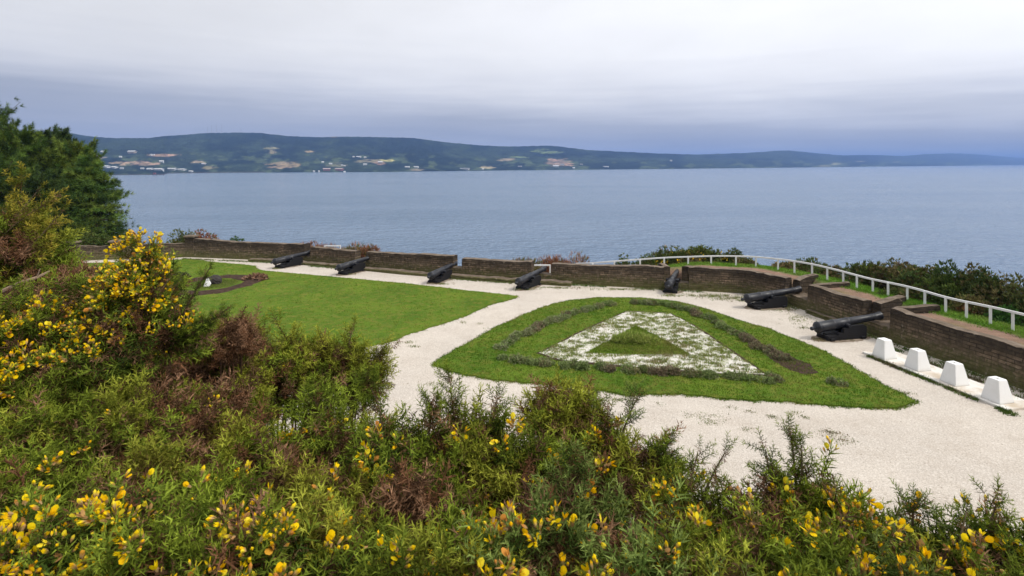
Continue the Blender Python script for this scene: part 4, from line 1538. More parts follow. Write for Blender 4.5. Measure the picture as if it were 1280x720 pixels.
shrub('green_shrub', 'clipped bright green shrub behind the low wall at the conifers', 85, 288, 42, 1.4, .9, [(.05, .11, .02), (.04, .09, .015)], 900, .16, .05)
shrub('rusty_shrub', 'rusty red shrub behind the low wall below the conifers', 62, 292, 41, 1.3, .8, RDT + DBR, 700, .18, .05)
shrub('dark_shrub', 'wide dark shrub behind the low wall below the big conifer', 118, 293, 41.5, 2.0, .9, DKG, 1200, .18, .05)
YB = 35.2
shrub('small_shrub', 'small dark shrub behind the handrail at the left start of the gorse', 776, 319, 33.4, .75, .7, DKG, 500, .14, .05, group=None)
shrub('small_shrub', 'low dark green shrub between the small one and the flowering gorse', 806, 320.5, 33.2, 1.1, .8, DKG, 700, .14, .05)
shrub('flowering_gorse', 'big gorse with yellow flowers behind the rail above the seen-from-behind cannon', 858, 309.5, 33.2, 2.3, 1.3, GRS + DBR, 2200, .18, .05, flowers=46)
shrub('flowering_gorse', 'gorse with scattered yellow flowers right of the biggest one behind the rail', 908, 313.5, 32.8, 1.5, 1.1, GRS, 1300, .18, .05, flowers=26)
shrub('dark_shrub', 'low dark shrub between the flowering gorse and the long scrub row', 935, 322, 31.6, 1.1, .8, GRS + DBR, 700, .16, .05, flowers=3)
shrub('brown_shrub', 'low olive shrub behind the rail where it starts descending', 990, 324.5, 29.6, 1.6, 1.0, GRS + DBR, 1100, .17, .05)
shrub('brown_shrub', 'low brownish shrub behind the rail between two olive shrubs', 1030, 330, 28.2, 1.2, .9, DBR + GRS, 800, .17, .05)
shrub('olive_shrub', 'tall olive gorse shrub first of the long scrub row behind the descending rail', 1083, 327.5, 26.2, 1.3, 1.1, GRS + DBR, 1400, .16, .05)
shrub('brown_shrub', 'dry brown shrub beside the first olive shrub of the scrub row', 1118, 334, 25.0, 1.1, 1.0, DBR + [(.16, .11, .07)], 1200, .16, .05)
shrub('dark_shrub', 'dark shrub with tufted top in the middle of the scrub row', 1155, 334, 23.6, 1.4, 1.1, DKG + DBR, 1700, .16, .05)
shrub('dark_shrub', 'darkest dense shrub of the scrub row right of the tufted one', 1188, 336, 22.3, 1.2, 1.1, DKG, 1600, .16, .05)
shrub('dark_shrub', 'upright dark green shrub rising highest near the end of the scrub row', 1213, 335.5, 21.6, 1.0, 1.0, DKG + GRS, 1300, .16, .05)
shrub('brown_shrub', 'dark shrub with a brown spiky top beside the upright one', 1243, 339.5, 20.9, 1.1, 1.0, DKG + DBR, 1400, .16, .05)
shrub('brown_shrub', 'brown shrub sinking out of the frame edge behind the rail', 1276, 352, 20.2, 1.1, 1.0, DBR + DKG, 1300, .16, .05)
shrub('brown_shrub', 'lower rusty shrub directly behind the rail in the scrub row', 1222, 372, 20.7, 1.3, .7, DBR + RDT[2:4], 1200, .15, .045)
shrub('brown_shrub', 'low rusty brown shrub under the middle dark shrub behind the rail', 1150, 358, 23.0, 1.5, .7, DBR, 1200, .15, .045)
shrub('green_plant', 'fresh green leafy plant low behind the rail near the frame edge', 1253, 383, 19.7, .55, .5, [(.06, .14, .03), (.08, .17, .04)], 420, .13, .05, up=.8)
shrub('dark_shrub', 'dark shrub beyond the frame edge end of the handrail', 1330, 366, 20.5, 1.4, 1.0, DKG, 1300, .16, .05)

# ------------------------------------------------------------------ conifers on the left
def conifer(name, label, px, ytop, d, rad, zbase, cols, lev=26, seed=0, droop=.1, shape=None, tuft=14, L=.36, W_=.032, per=24, lean=0.0, lump=.45, layer=1.0, thick=1.0):
    rg = np.random.default_rng(seed)
    p = at(px, ytop, d)
    H = p[2] - zbase
    o = empty(name, (p[0], p[1], zbase), rg.uniform(0, 6.28), label, 'tree', 'conifers at the left edge')
    shape = shape or [(0, .75), (.15, 1.0), (.45, .92), (.75, .55), (.92, .25), (1, .04)]
    sx, sy = np.array(shape).T
    b = MB()
    zs = np.linspace(0, H * .96, 9)
    tube(b, np.stack([.12 * np.sin(zs * .7 + seed), .12 * np.cos(zs * .5), zs], -1), np.linspace(.055 * rad + .06, .02, 9), 9, (.10, .072, .052))
    b.build('trunk', M['bark'], o)
    bb, bf = MB(), MB()
    cols = np.asarray(cols, float)
    for l in range(lev):
        f = (l + rg.uniform(0, 1) * layer) / lev
        nb = int(rg.integers(10, 15)) if f < .85 else 7
        for j in range(nb):
            a = rg.uniform(0, 2 * np.pi)
            ln = rad * np.interp(f, sx, sy) * (1 + lump * vnoise(math.cos(a) * 1.6 + seed, math.sin(a) * 1.6 + f * 7)) * rg.uniform(.72, 1.08)
            z0 = H * (.04 + .93 * f)
            up_ = ln * (rg.uniform(-.08, .30) - droop + (rg.uniform(.1, 1.1) if f > .62 and layer > .5 else 0))
            st = np.array([0, 0, z0])
            en = np.array([math.cos(a) * ln, math.sin(a) * ln, z0 + up_])
            md = (st + en) / 2 + np.array([0, 0, -.05 * ln])
            tube(bb, [st, md, en], [.045, .03, .01], 4, (.085, .062, .045), caps=False)
            tt = rg.uniform(.35, 1.0, tuft) ** .7
            tt[0] = 1.0
            cs = st * (1 - tt[:, None]) + en * tt[:, None]
            spread = .16 * ln
            cs = cs + rg.normal(size=cs.shape) * np.array([spread, spread, (.10 + .04 * ln) * thick])
            out = unit(np.array([math.cos(a), math.sin(a), .35]))
            if layer > .5 and j % 2 == 0:
                cs[:4] = en + np.array([0, 0, 1.0]) * np.linspace(.1, .55, 4)[:, None] + np.array([math.cos(a), math.sin(a), 0]) * np.linspace(.05, .2, 4)[:, None]
            cc = cols[rg.integers(0, len(cols))] * rg.uniform(.6, 1.45) * rg.uniform(.75, 1.3, (tuft, 1))
            P = np.repeat(cs, per, 0)
            D = unit(rnd_unit(len(P), rg) * .85 + out * .65 + np.array([0, 0, .25 - droop]))
            soup(bf, P + rg.normal(size=P.shape) * .03, D, L * rg.uniform(.6, 1.2, len(P)), W_, np.repeat(cc, per, 0) * rg.uniform(.85, 1.15, (len(P), 1)))
    bb.build('limbs', M['bark'], o)
    bf.build('crown', M['leaf'], o)
    return o


PG = [(0.0461, 0.0833, 0.0158), (0.0715, 0.1151, 0.0191), (0.0993, 0.1389, 0.0238), (0.0524, 0.0913, 0.0206)]
PB = [(0.0357, 0.062, 0.0174), (0.0476, 0.0778, 0.0223), (0.062, 0.0913, 0.0253)]
CY = [(0.0623, 0.1169, 0.0218), (0.0935, 0.148, 0.0281), (0.1325, 0.1792, 0.0312), (0.0546, 0.0966, 0.0249)]
BLOB = [(0, .6), (.2, .95), (.5, 1.0), (.75, .85), (.92, .5), (1, .1)]
conifer('pine_tree', 'tallest dark pine cut by the left frame edge', -22, 138, 47, 3.4, -1.2, PB + PG, 26, 1, shape=BLOB, tuft=13)
conifer('pine_tree', 'bright green tufted pine in front of the tallest one', 22, 164, 45, 2.5, -1.2, PG, 24, 2, shape=BLOB, tuft=14)
conifer('pine_tree', 'dark pine with several thin tips in the middle of the conifer group', 55, 168, 49, 2.2, -1.5, PB, 26, 3, droop=.0, shape=[(0, .8), (.5, .95), (.8, .75), (.95, .3), (1, .05)])
conifer('spruce_tree', 'narrow grey green conifer with a pointed top behind the yellowish one', 77, 161, 50, 1.4, -1.5, PB, 26, 4, shape=[(0, 1), (.5, .85), (.8, .5), (1, .05)])
conifer('cypress_tree', 'yellowish green conifer between the dark pines and the round one', 92, 180, 47, 1.7, -1.5, CY + [(.11, .14, .022)], 24, 5, shape=BLOB)
conifer('pine_tree', 'slim dark pine tip between the yellowish and the round conifer', 104, 186, 49, 1.2, -1.5, PB, 22, 6)
conifer('cypress_tree', 'broad round conifer with feathery layered sprays, nearest the water', 109, 192, 44.5, 2.35, -1.4, CY, 30, 7, droop=.12, layer=.25, thick=.45, shape=[(0, .85), (.2, 1.0), (.45, 1.0), (.68, .82), (.85, .55), (1, .08)], tuft=16, per=16, lump=.22)
conifer('pine_tree', 'low bushy pine at the left frame edge below the tall one', -12, 205, 41, 2.2, -1.0, PG + PB, 20, 8, shape=BLOB)
conifer('pine_tree', 'low dark bushy pine between the frame edge and the round conifer', 48, 222, 42, 2.0, -1.0, PG + PB, 18, 9, shape=BLOB)

# ------------------------------------------------------------------ gorse in the foreground
def sprig_template(rg, n_side=26, L=1.0):
    """spiny shoot along +z, unit length: rows of (base, direction, length, width, age along the shoot)"""
    bend = rg.normal(size=2) * .10
    P, D, LN, WD, T = [], [], [], [], []
    ax = lambda t_: np.array([bend[0] * t_ * t_, bend[1] * t_ * t_, t_])
    ga = rg.uniform(0, 6.28)
    for i in range(n_side):
        t_ = .10 + .90 * (i + rg.uniform(0, .6)) / n_side
        ga += 2.4 + rg.normal() * .3
        tilt = np.interp(t_, [0, .8, 1.0], [1.30, 1.08, .45]) + rg.normal() * .12
        d = np.array([math.cos(ga) * math.sin(tilt), math.sin(ga) * math.sin(tilt), math.cos(tilt)])
        ln = np.interp(t_, [0, .3, .85, 1.0], [.16, .26, .25, .19]) * rg.uniform(.75, 1.25)
        o_ = ax(t_)
        P.append(o_); D.append(d); LN.append(ln); WD.append(.034); T.append(t_)
        for m_ in range(4):
            s_ = rg.uniform(.12, .75)
            d2 = unit(d + rg.normal(size=3) * .70)
            P.append(o_ + d * ln * s_); D.append(d2); LN.append(ln * rg.uniform(.35, .62)); WD.append(.025); T.append(t_)
    # the shoot itself
    for i in range(6):
        a_, c_ = ax(i / 6), ax((i + 1.15) / 6)
        for r_ in range(2):
            P.append(a_); D.append(unit(c_ - a_)); LN.append(np.linalg.norm(c_ - a_)); WD.append(.03); T.append(i / 6 * .7)
    return [np.array(x) for x in (P, D, LN, WD, T)]


_rg = np.random.default_rng(21)
TPL = [sprig_template(_rg) for _ in range(10)]


def frames(D, rg):
    """rotation matrices taking +z to each direction, with a random roll"""
    Z_ = unit(D)
    X_ = perp(Z_, rg)
    Y_ = np.cross(Z_, X_)
    return np.stack([X_, Y_, Z_], -1)


BRN = np.array([(.155, .074, .036), (.26, .145, .082), (.085, .046, .025)])
def sprigs(mb, P, D, L, green, tip, dead, rg, yellow=0.0):
    """place shoots; each turns from brown at its base to green, with paler tips"""
    n = len(P)
    which = rg.integers(0, len(TPL), n)
    for k_ in range(len(TPL)):
        ix = np.where(which == k_)[0]
        if not len(ix): continue
        p, d, ln, wd, t_ = TPL[k_]
        Rm = frames(D[ix], rg)
        s_ = L[ix][:, None]
        PP = P[ix][:, None] + np.einsum('nij,kj->nki', Rm, p) * s_[..., None]
        DD = np.einsum('nij,kj->nki', Rm, d)
        LL, WW = ln[None] * s_, np.maximum(wd[None] * s_, .0011)
        br = BRN[rg.integers(0, 3, len(ix))][:, None]
        gshift = rg.normal(size=(len(ix), 1)) * .16
        g_ = np.clip((t_[None] + gshift - .14) / .26, 0, 1)[..., None]
        gr = green[ix][:, None] * rg.uniform(.8, 1.2, (len(ix), len(t_), 1))
        tp_ = np.clip((t_[None] - .62) / .38, 0, 1)[..., None]
        gr = gr * (1 - tp_ * .75) + tip[ix][:, None] * tp_ * .75
        C = br * rg.uniform(.7, 1.3, (len(ix), len(t_), 1)) * (1 - g_) + gr * g_
        C = np.where(dead[ix][:, None, None], br * rg.uniform(.7, 1.55, (len(ix), len(t_), 1)), C)
        soup(mb, PP.reshape(-1, 3), DD.reshape(-1, 3), LL.ravel(), WW.ravel(), C.reshape(-1, 3))


# a pea flower: banner, two wings, keel, hairy calyx; and a closed bud
FV = np.array([(0, .02, .22), (-.24, .16, .46), (-.29, .30, .70), (-.11, .42, .90), (.11, .42, .90), (.29, .30, .70), (.24, .16, .46), (0, .16, .58),
               (0, -.03, .2), (-.17, -.05, .55), (-.12, -.16, .98), (0, -.10, .60), (.17, -.05, .55), (.12, -.16, .98),
               (0, -.20, .5), (0, -.22, .95), (-.06, -.12, .7), (.06, -.12, .7),
               (-.10, -.06, .0), (.10, -.06, .0), (0, .10, .0), (-.15, -.12, .42), (.15, -.12, .42), (0, .16, .44)])
FT = [(0, 7, 1), (1, 7, 2), (2, 7, 3), (3, 7, 4), (4, 7, 5), (5, 7, 6), (6, 7, 0), (8, 9, 11), (9, 10, 11), (8, 11, 12), (12, 11, 13), (8, 14, 16), (14, 15, 16), (14, 17, 15), (8, 17, 14),
      (18, 19, 22), (18, 22, 21), (19, 20, 23), (19, 23, 22), (20, 18, 21), (20, 21, 23)]
FC = np.array([0] * 18 + [1] * 6)
BVt = np.array([(0, 0, 0), (.15, .02, .30), (0, .17, .33), (-.15, .02, .30), (0, -.15, .33), (.16, 0, .62), (0, .18, .64), (-.16, 0, .62), (0, -.15, .64), (0, .03, .86)])
BT = [(0, 2, 1), (0, 3, 2), (0, 4, 3), (0, 1, 4), (1, 2, 6), (1, 6, 5), (2, 3, 7), (2, 7, 6), (3, 4, 8), (3, 8, 7), (4, 1, 5), (4, 5, 8), (5, 6, 9), (6, 7, 9), (7, 8, 9), (8, 5, 9)]
BC = np.array([1, 1, 1, 1, 1, 0, 0, 0, 0, 0])
YEL = np.array([(.97, .66, .004), (.97, .72, .008), (.96, .57, .004), (.97, .78, .04)])
ORG = np.array([(.62, .27, .05), (.58, .33, .12), (.70, .36, .04)])
def flowers_at(mb, P, D, size, rg, orange=.25):
    n = len(P)
    Rm = frames(D, rg)
    kind = rg.uniform(size=n)
    pet = np.where(rg.uniform(size=(n, 1)) < orange * .42, ORG[rg.integers(0, 3, n)], YEL[rg.integers(0, 4, n)]) * rg.uniform(.85, 1.08, (n, 1))
    cal = np.array([(.42, .26, .10), (.50, .33, .15), (.30, .22, .08)])[rg.integers(0, 3, n)]
    for V, T_, C_, sel in ((FV, FT, FC, kind < .40), (BVt, BT, BC, kind >= .40)):
        ix = np.where(sel)[0]
        if not len(ix): continue
        s_ = size * .86 * rg.uniform(.75, 1.2, len(ix))
        vv = P[ix][:, None] + np.einsum('nij,kj->nki', Rm[ix], V) * s_[:, None, None]
        cc = np.where(C_[None, :, None] == 0, pet[ix][:, None], cal[ix][:, None])
        tt = (np.arange(len(ix))[:, None, None] * len(V) + np.array(T_)[None]).reshape(-1, 3)
        mb.add(vv.reshape(-1, 3), tris=tt, col=np.broadcast_to(cc, vv.shape).reshape(-1, 3))


G_MID, G_YEL, G_BLU, G_OLV, G_DRK = (.070, .100, .010), (.120, .132, .012), (.056, .092, .015), (.104, .096, .011), (.040, .070, .010)
T_YEL, T_GRN, T_BLU, T_GLD = (.46, .49, .06), (.31, .385, .04), (.29, .36, .09), (.60, .47, .065)
LEAF = {'mid': (G_MID, T_GRN), 'yel': (G_YEL, T_YEL), 'blu': (G_BLU, T_BLU), 'olv': (G_OLV, T_YEL), 'drk': (G_DRK, T_GRN), 'gld': (G_YEL, T_GLD)}


def gorse(label, px, ytop, d, r, hz, leaf='mid', mix=None, dead=.12, flow=0, fl_low=.0, orange=.25, tips=(), lobe_n=None, dens=1.0, seed=0, fsize=.027, L=.115, fbias=None):
    """one bush: woody stems from its root, lobed canopy of spiny shoots, blossoms, and long leader shoots (tips)"""
    rg = np.random.default_rng(1000 + seed * 13 + int(px))
    top = at(px, ytop, d)
    root_z = float(bank_z(np.array(top[0]), np.array(top[1] + .0))) - .03
    root_z = min(root_z, top[2] - hz - .12)
    o = empty('gorse_bush', (top[0], top[1], root_z), 0, label, 'gorse bush', 'gorse on the bank below the camera')
    org = np.array([top[0], top[1], root_z])
    c = np.array([0, 0, top[2] - hz - root_z - .45 * L])               # centre of the dome, local
    nl = lobe_n or max(6, int(23 * (r / .3) ** 2))
    r = r - .2 * L
    # lobes over the upper part of the dome
    g_ = np.arange(nl) + .5
    phi = np.arccos(1 - 1.28 * g_ / nl)
    th = np.pi * (1 + 5 ** .5) * g_ + rg.uniform(0, 6)
    dirs = unit(np.stack([np.cos(th) * np.sin(phi), np.sin(th) * np.sin(phi), np.cos(phi)], -1) + rg.normal(size=(nl, 3)) * .16)
    reach = rg.uniform(.50, 1.0, nl)
    lc = c + dirs * np.array([r, r, hz]) * (reach * .80)[:, None]
    st = MB()
    for i in range(nl):
        a = np.array([rg.normal() * .03, rg.normal() * .03, 0])
        m_ = a + (lc[i] - a) * .55 + rg.normal(size=3) * .03
        tube(st, [a, m_, lc[i]], [.010, .007, .0035], 5, BRN[rg.integers(0, 3)] * rg.uniform(.7, 1.2), caps=False)
    fo = MB()
    Ps, Ds, Ls, Gs, Ts, De = [], [], [], [], [], []
    m = int(32 * dens)
    kinds = [leaf] + list(mix or [])
    lobe_dead = rg.uniform(size=nl) < (dead if dead > .7 else dead * .75)
    for i in range(nl):
        n = m
        p = lc[i] + rg.normal(size=(n, 3)) * .026
        dd = unit(dirs[i] * .70 + rnd_unit(n, rg) * .72 + np.array([0, 0, .36]))
        ln = L * rg.uniform(.65, 1.25, n)
        kk = kinds[rg.integers(0, len(kinds))]
        gcol, tcol = LEAF[kk]
        f = rg.uniform(.72, 1.28)
        Ps.append(p); Ds.append(dd); Ls.append(ln)
        Gs.append(np.repeat(np.array([gcol]) * f, n, 0)); Ts.append(np.repeat(np.array([tcol]) * f, n, 0))
        De.append(np.full(n, lobe_dead[i]) | (rg.uniform(size=n) < .04))
        # dry old shoots underneath
        n2 = int(12 * dens)
        Ps.append(c + (lc[i] - c) * rg.uniform(.25, .85, (n2, 1)) + rg.normal(size=(n2, 3)) * .04)
        Ds.append(unit(rnd_unit(n2, rg) + dirs[i] * .5)); Ls.append(L * rg.uniform(.7, 1.2, n2))
        Gs.append(np.repeat(np.array([gcol]) * .6, n2, 0)); Ts.append(np.repeat(np.array([gcol]), n2, 0)); De.append(np.ones(n2, bool))
    # long leaders with shoots along them
    n_lobe = sum(len(x) for x in Ps)
    for (tpx, tpy, td, kk, nsh, wid) in tips:
        e = at(tpx, tpy, td) - org
        s_ = lc[np.argmin(np.linalg.norm(lc - e, axis=1))]
        bow = rg.normal(size=3) * .012
        nsh = int(nsh * 2.2)
        tt = np.linspace(0, 1, 6)[:, None]
        cv = s_ + (e - s_) * tt + bow * np.sin(tt * np.pi)
        tube(st, cv, np.linspace(.0055, .0016, 6), 5, (.13, .10, .05), caps=False)
        t_ = rg.uniform(.05, 1, nsh)
        t_[0] = .985
        base = np.stack([np.interp(t_, tt[:, 0], cv[:, q_]) for q_ in range(3)], -1)
        ax = unit(e - s_)
        gcol, tcol = LEAF[kk]
        Ps.append(base); Ds.append(unit(ax * .95 + rnd_unit(nsh, rg) * .75)); Ls.append(wid * 1.45 * rg.uniform(.75, 1.1, nsh) * np.interp(t_, [0, 1], [1.15, .7]))
        Ds[-1][0] = ax
        Gs.append(np.repeat([gcol], nsh, 0)); Ts.append(np.repeat([tcol], nsh, 0)); De.append(t_ < .12)
    Ps, Ds, Ls, Gs, Ts, De = [np.concatenate(x) for x in (Ps, Ds, Ls, Gs, Ts, De)]
    sprigs(fo, Ps, Ds, Ls, Gs, Ts, De, rg)
    st.build('stems', M['bark'], o)
    fo.build('foliage', M['leaf'], o)
    if flow:
        ok = np.where(~De & (Ds[:, 2] > .0) & ((np.arange(len(De)) < n_lobe) | (L < .112)))[0]
        rel = (Ps[ok] + Ds[ok] * Ls[ok][:, None] - c) / np.array([r, r, hz])
        bias = unit(np.array(fbias if fbias is not None else (0, -.45, .9)))
        wgt = rel @ bias
        ok = ok[wgt > np.quantile(wgt, max(fl_low, .58))]
        ncl = max(3, int(flow * 2.8 / 8.0))
        pick = rg.choice(ok, min(ncl, len(ok)), replace=False)
        P, D = [], []
        for ix in pick:
            nf = int(rg.integers(4, 14))
            t_ = rg.uniform(.78, 1.10, nf)
            rd = rnd_unit(nf, rg)
            rd = unit(rd - Ds[ix] * (rd @ Ds[ix])[:, None] * .7)
            P.append(Ps[ix] + Ds[ix] * Ls[ix] * t_[:, None] + rd * .012)
            D.append(unit(rd * .9 + Ds[ix] * .5 + np.array([0, -.25, .45])))
        fb = MB()
        flowers_at(fb, np.concatenate(P), np.concatenate(D), fsize, rg, orange)
        fb.build('blossoms', M['petal'], o)
    return o


# --- back row on the left
gorse('tall gorse at the left frame edge with golden shoot tips, in front of the conifers', -2, 240, 3.9, .50, .75, 'mid', ['mid', 'olv', 'gld', 'drk', 'yel'], .16, 14, fsize=.024, L=.17, lobe_n=80, seed=1,
      tips=[(27, 223, 3.9, 'gld', 7, .12), (46, 240, 3.9, 'gld', 7, .12), (62, 252, 3.8, 'gld', 7, .12), (77, 265, 3.8, 'gld', 8, .12)])
gorse('half dead brown gorse under the tall golden one', 72, 338, 3.0, .42, .40, 'olv', None, .88, 5, seed=2, L=.15)
gorse('brown and green gorse with a few blooms left of the flowering leader', 128, 352, 2.7, .26, .26, 'olv', ['mid'], .35, 16, seed=3, orange=.5)
gorse('gorse densely covered with yellow blossom at the left frame edge', 52, 385, 2.05, .34, .24, 'drk', ['mid'], .12, 400, fsize=.026, seed=4, tips=[(22, 372, 2.05, 'mid', 8, .10), (100, 372, 2.1, 'mid', 8, .1)])
gorse('upright flowering gorse leader rising in front of the far wall', 172, 330, 2.15, .095, .17, 'drk', ['mid'], .05, 330, fl_low=.30, lobe_n=16, dens=1.1, fsize=.026, seed=5, L=.11, orange=.28,
      tips=[(160, 316, 2.15, 'mid', 6, .07), (176, 308, 2.15, 'mid', 6, .07), (190, 316, 2.15, 'mid', 6, .07)])
gorse('dark gorse with two feathery arching sprays over the lawn', 184, 378, 2.15, .17, .15, 'drk', ['mid', 'blu'], .15, 60, fsize=.026, seed=6, orange=.35,
      tips=[(263, 334, 2.1, 'drk', 22, .036), (284, 386, 2.1, 'drk', 26, .044), (258, 402, 2.1, 'drk', 20, .05), (222, 356, 2.1, 'drk', 8, .05), (214, 346, 2.12, 'mid', 8, .06)])
gorse('bushy yellow green gorse bordering the lawn left of the brown one', 256, 402, 2.75, .34, .22, 'yel', ['mid', 'blu'], .18, 8, seed=7)
gorse('gorse with a rosy brown dead head sticking up against the lawn', 290, 402, 2.5, .085, .07, 'olv', None, .75, 0, seed=8, lobe_n=7, L=.08)
gorse('olive gorse with bare brown middle above the path gap', 365, 420, 2.75, .27, .20, 'olv', ['yel', 'mid'], .36, 4, seed=9, tips=[(346, 405, 2.7, 'yel', 6, .09), (330, 410, 2.7, 'yel', 6, .09)])
gorse('small olive gorse filling the hollow left of the pale path gap', 298, 466, 2.45, .16, .2, 'olv', ['mid', 'yel'], .30, 0, seed=47)
gorse('gorse whose branch end juts over the pale path', 438, 424, 2.7, .17, .18, 'olv', ['yel', 'mid'], .22, 0, seed=10, tips=[(442, 408, 2.7, 'yel', 7, .08), (478, 440, 2.65, 'yel', 10, .08), (462, 470, 2.6, 'drk', 9, .08)])
# --- middle band
gorse('bluish green gorse cushion below the dense yellow blossom', 95, 448, 2.1, .26, .20, 'blu', ['mid', 'drk'], .18, 10, seed=11)
gorse('broad green gorse with starry shoots at the left, no blooms', 22, 470, 1.85, .30, .24, 'yel', ['mid'], .14, 3, seed=12)
gorse('star shooted green gorse in the middle of the left slope', 118, 492, 1.75, .27, .22, 'yel', ['mid', 'mid'], .14, 6, seed=13)
gorse('gorse with brown withered heart beside the star shooted one', 205, 478, 2.0, .28, .24, 'olv', ['mid', 'drk'], .48, 5, seed=14, orange=.8)
gorse('rounded green gorse between withered ones left of the path gap', 252, 470, 2.15, .20, .22, 'mid', ['yel', 'olv'], .30, 3, seed=15)
gorse('low green gorse just under the path gap', 312, 526, 1.95, .22, .20, 'mid', ['yel', 'olv'], .20, 8, seed=16)
gorse('gorse with fresh green crest right under the jutting branch', 420, 500, 1.95, .18, .20, 'yel', ['mid'], .18, 6, seed=17, tips=[(390, 492, 1.95, 'mid', 7, .09)])
gorse('gorse with a spire and a cluster of yellow blooms beside the path', 500, 520, 1.8, .21, .20, 'mid', ['drk'], .12, 62, orange=.4, fbias=(.6, -.3, .6), seed=18, tips=[(462, 482, 1.85, 'mid', 10, .08), (540, 512, 1.8, 'mid', 7, .07)])
gorse('green gorse with two pointed leader shoots against the path', 592, 510, 1.8, .14, .16, 'mid', ['yel', 'drk'], .14, 8, seed=19, orange=.5, tips=[(563, 478, 1.85, 'mid', 13, .07), (535, 500, 1.8, 'mid', 9, .06), (622, 498, 1.8, 'mid', 8, .07)])
gorse('lone upright gorse shoot with a brown leg in front of the green bed', 704, 500, 1.95, .080, .07, 'yel', ['olv'], .14, 0, seed=20, lobe_n=13, L=.10, tips=[(682, 505, 1.95, 'olv', 6, .06), (738, 500, 1.95, 'mid', 7, .06)])
gorse('olive gorse with brown core left below the lone upright shoot', 640, 540, 1.7, .17, .17, 'olv', ['yel', 'mid'], .26, 8, seed=21)
gorse('full bright gorse crowned by one pale spire right of the lone shoot', 778, 524, 1.8, .17, .17, 'yel', ['mid', 'olv'], .10, 5, seed=22, tips=[(798, 494, 1.85, 'blu', 9, .06), (836, 552, 1.75, 'drk', 12, .055), (838, 604, 1.6, 'drk', 10, .05), (760, 512, 1.8, 'mid', 7, .08)])
gorse('dark gorse in the dip between the brown core and the bright one', 712, 556, 1.65, .15, .16, 'drk', ['mid'], .30, 2, seed=23)
# --- lower band
gorse('low gorse with withered grey twigs in the lower left field', 170, 575, 1.55, .26, .22, 'mid', ['yel', 'olv'], .45, 4, seed=24)
gorse('light green gorse at the left frame edge above the corner blooms', 15, 585, 1.45, .22, .20, 'yel', ['mid'], .12, 3, seed=25)
gorse('green gorse left of centre with a single pair of yellow blooms', 410, 585, 1.6, .26, .22, 'mid', ['olv', 'yel'], .24, 14, seed=26, orange=.6)
gorse('brownish gorse left of the two bloom stack', 300, 585, 1.6, .22, .20, 'olv', ['mid'], .40, 3, seed=27)
gorse('dark gorse with a stack of vivid blooms low beside the path', 530, 600, 1.5, .20, .20, 'mid', ['drk'], .26, 20, seed=28, orange=.35)
gorse('green gorse with many blooms in the bottom left corner', 70, 628, 1.22, .20, .18, 'drk', ['mid'], .14, 125, orange=.4, fsize=.0265, seed=29)
gorse('dark gorse sprinkled with bright blooms at the bottom left', 285, 665, 1.15, .20, .18, 'drk', ['mid'], .14, 140, orange=.3, fsize=.0265, seed=30)
gorse('gorse with pale shoots between the two blooming corner ones', 180, 650, 1.2, .14, .14, 'mid', ['drk'], .30, 26, orange=.4, fsize=.026, seed=31)
gorse('dim brown and green gorse in the bottom middle', 440, 655, 1.25, .19, .17, 'olv', ['drk', 'mid'], .34, 30, orange=.4, seed=32)
gorse('grassy green gorse at the bottom with two blooms on top', 560, 682, 1.15, .18, .16, 'mid', ['yel'], .16, 30, orange=.5, seed=33)
gorse('gorse with three large blooms left of the dark middle hollow', 660, 650, 1.2, .16, .16, 'drk', ['blu'], .22, 46, orange=.4, seed=34)
gorse('bluish gorse with a pointed leader in the lower centre', 745, 620, 1.4, .18, .18, 'blu', ['drk', 'mid'], .20, 22, orange=.5, seed=35, tips=[(712, 580, 1.45, 'blu', 12, .07)])
gorse('dense green gorse skirt along the bottom right of centre', 830, 700, 1.1, .22, .17, 'mid', ['yel', 'blu'], .10, 16, seed=36, orange=.5)
gorse('gorse with a bright bunch of blooms below the pale gravel', 880, 625, 1.45, .15, .15, 'mid', ['yel'], .16, 74, orange=.35, fsize=.026, seed=37, tips=[(872, 566, 1.5, 'mid', 10, .055), (906, 566, 1.5, 'mid', 10, .055), (842, 600, 1.5, 'drk', 9, .05)])
gorse('tall tipped gorse standing against the gravel right of the bright bunch', 975, 600, 1.5, .14, .15, 'drk', ['mid'], .14, 40, orange=.45, seed=38, tips=[(989, 545, 1.5, 'mid', 14, .06), (957, 562, 1.5, 'drk', 10, .055), (1002, 566, 1.5, 'mid', 9, .055)])
gorse('gorse topped with orange brown fading blooms against the gravel', 1058, 622, 1.4, .12, .13, 'drk', ['mid', 'olv'], .16, 60, orange=.62, seed=39)
gorse('shadowy green gorse below the orange topped one', 985, 665, 1.25, .19, .17, 'mid', ['drk', 'yel'], .16, 48, orange=.4, seed=40)
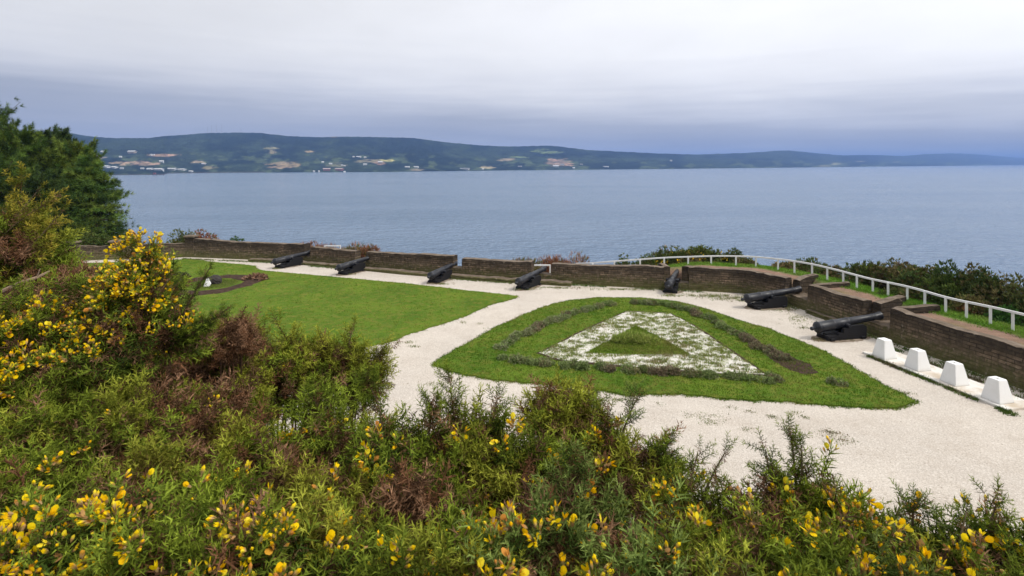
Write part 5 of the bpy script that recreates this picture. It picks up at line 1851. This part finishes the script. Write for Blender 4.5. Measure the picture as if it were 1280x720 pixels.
gorse('gorse with a star shaped top shoot at the lower right', 1140, 674, 1.35, .12, .12, 'blu', ['mid'], .12, 12, orange=.5, seed=41, tips=[(1143, 629, 1.35, 'blu', 10, .06)])
gorse('gorse with pale pink twigs and yellow blooms at the lower right', 1180, 694, 1.25, .14, .14, 'mid', ['yel', 'olv'], .26, 60, orange=.45, seed=42, tips=[(1208, 640, 1.3, 'drk', 9, .05)])
gorse('grassy gorse at the bottom with one column of blooms', 1085, 690, 1.15, .18, .16, 'yel', ['mid', 'blu'], .16, 40, orange=.2, seed=43)
gorse('gorse at the right frame edge with a big yellow flower cluster', 1262, 662, 1.3, .13, .14, 'mid', ['drk'], .14, 76, orange=.3, fbias=(.3, -.2, .8), fsize=.028, seed=44, tips=[(1246, 628, 1.3, 'mid', 8, .06)])
gorse('gorse in the bottom right corner, mostly without blooms', 1250, 722, 1.12, .16, .14, 'mid', ['yel'], .16, 12, seed=45)
gorse('dark bloomless gorse at the bottom right of centre', 930, 715, 1.05, .16, .13, 'mid', ['yel'], .12, 8, seed=46)
# bare stick poking out of the dead bush
b = MB()
pts = np.array([at(4, 364, 2.9), at(25, 354, 2.92), at(46, 347, 2.95), at(62, 339, 3.0)])
tube(b, pts, [.012, .011, .009, .005], 7, (.26, .18, .12))
tube(b, [pts[2], at(50, 336, 2.95)], [.005, .002], 5, (.26, .18, .12))
tag(b.build('bare_branch', M['bark']), 'bare pale stick poking out of the dead brown gorse', 'branch')
# dry litter under the bushes
b = MB()
n = 16000
x_, y_ = rng.uniform(-5.5, 2.6, n), rng.uniform(.5, 5.5, n)
ok = y_ > np.abs(x_) * .85 - .3
x_, y_ = x_[ok], y_[ok]
n = len(x_)
P = np.stack([x_, y_, bank_z(x_, y_) + rng.uniform(0, .12, n)], -1)
soup(b, P, unit(rnd_unit(n) * np.array([1, 1, .4]) + np.array([0, 0, .15])), rng.uniform(.04, .14, n), .006, BRN[rng.integers(0, 3, n)] * rng.uniform(.5, 1.2, (n, 1)))
tag(b.build('dry_litter', M['leaf']), kind='stuff')
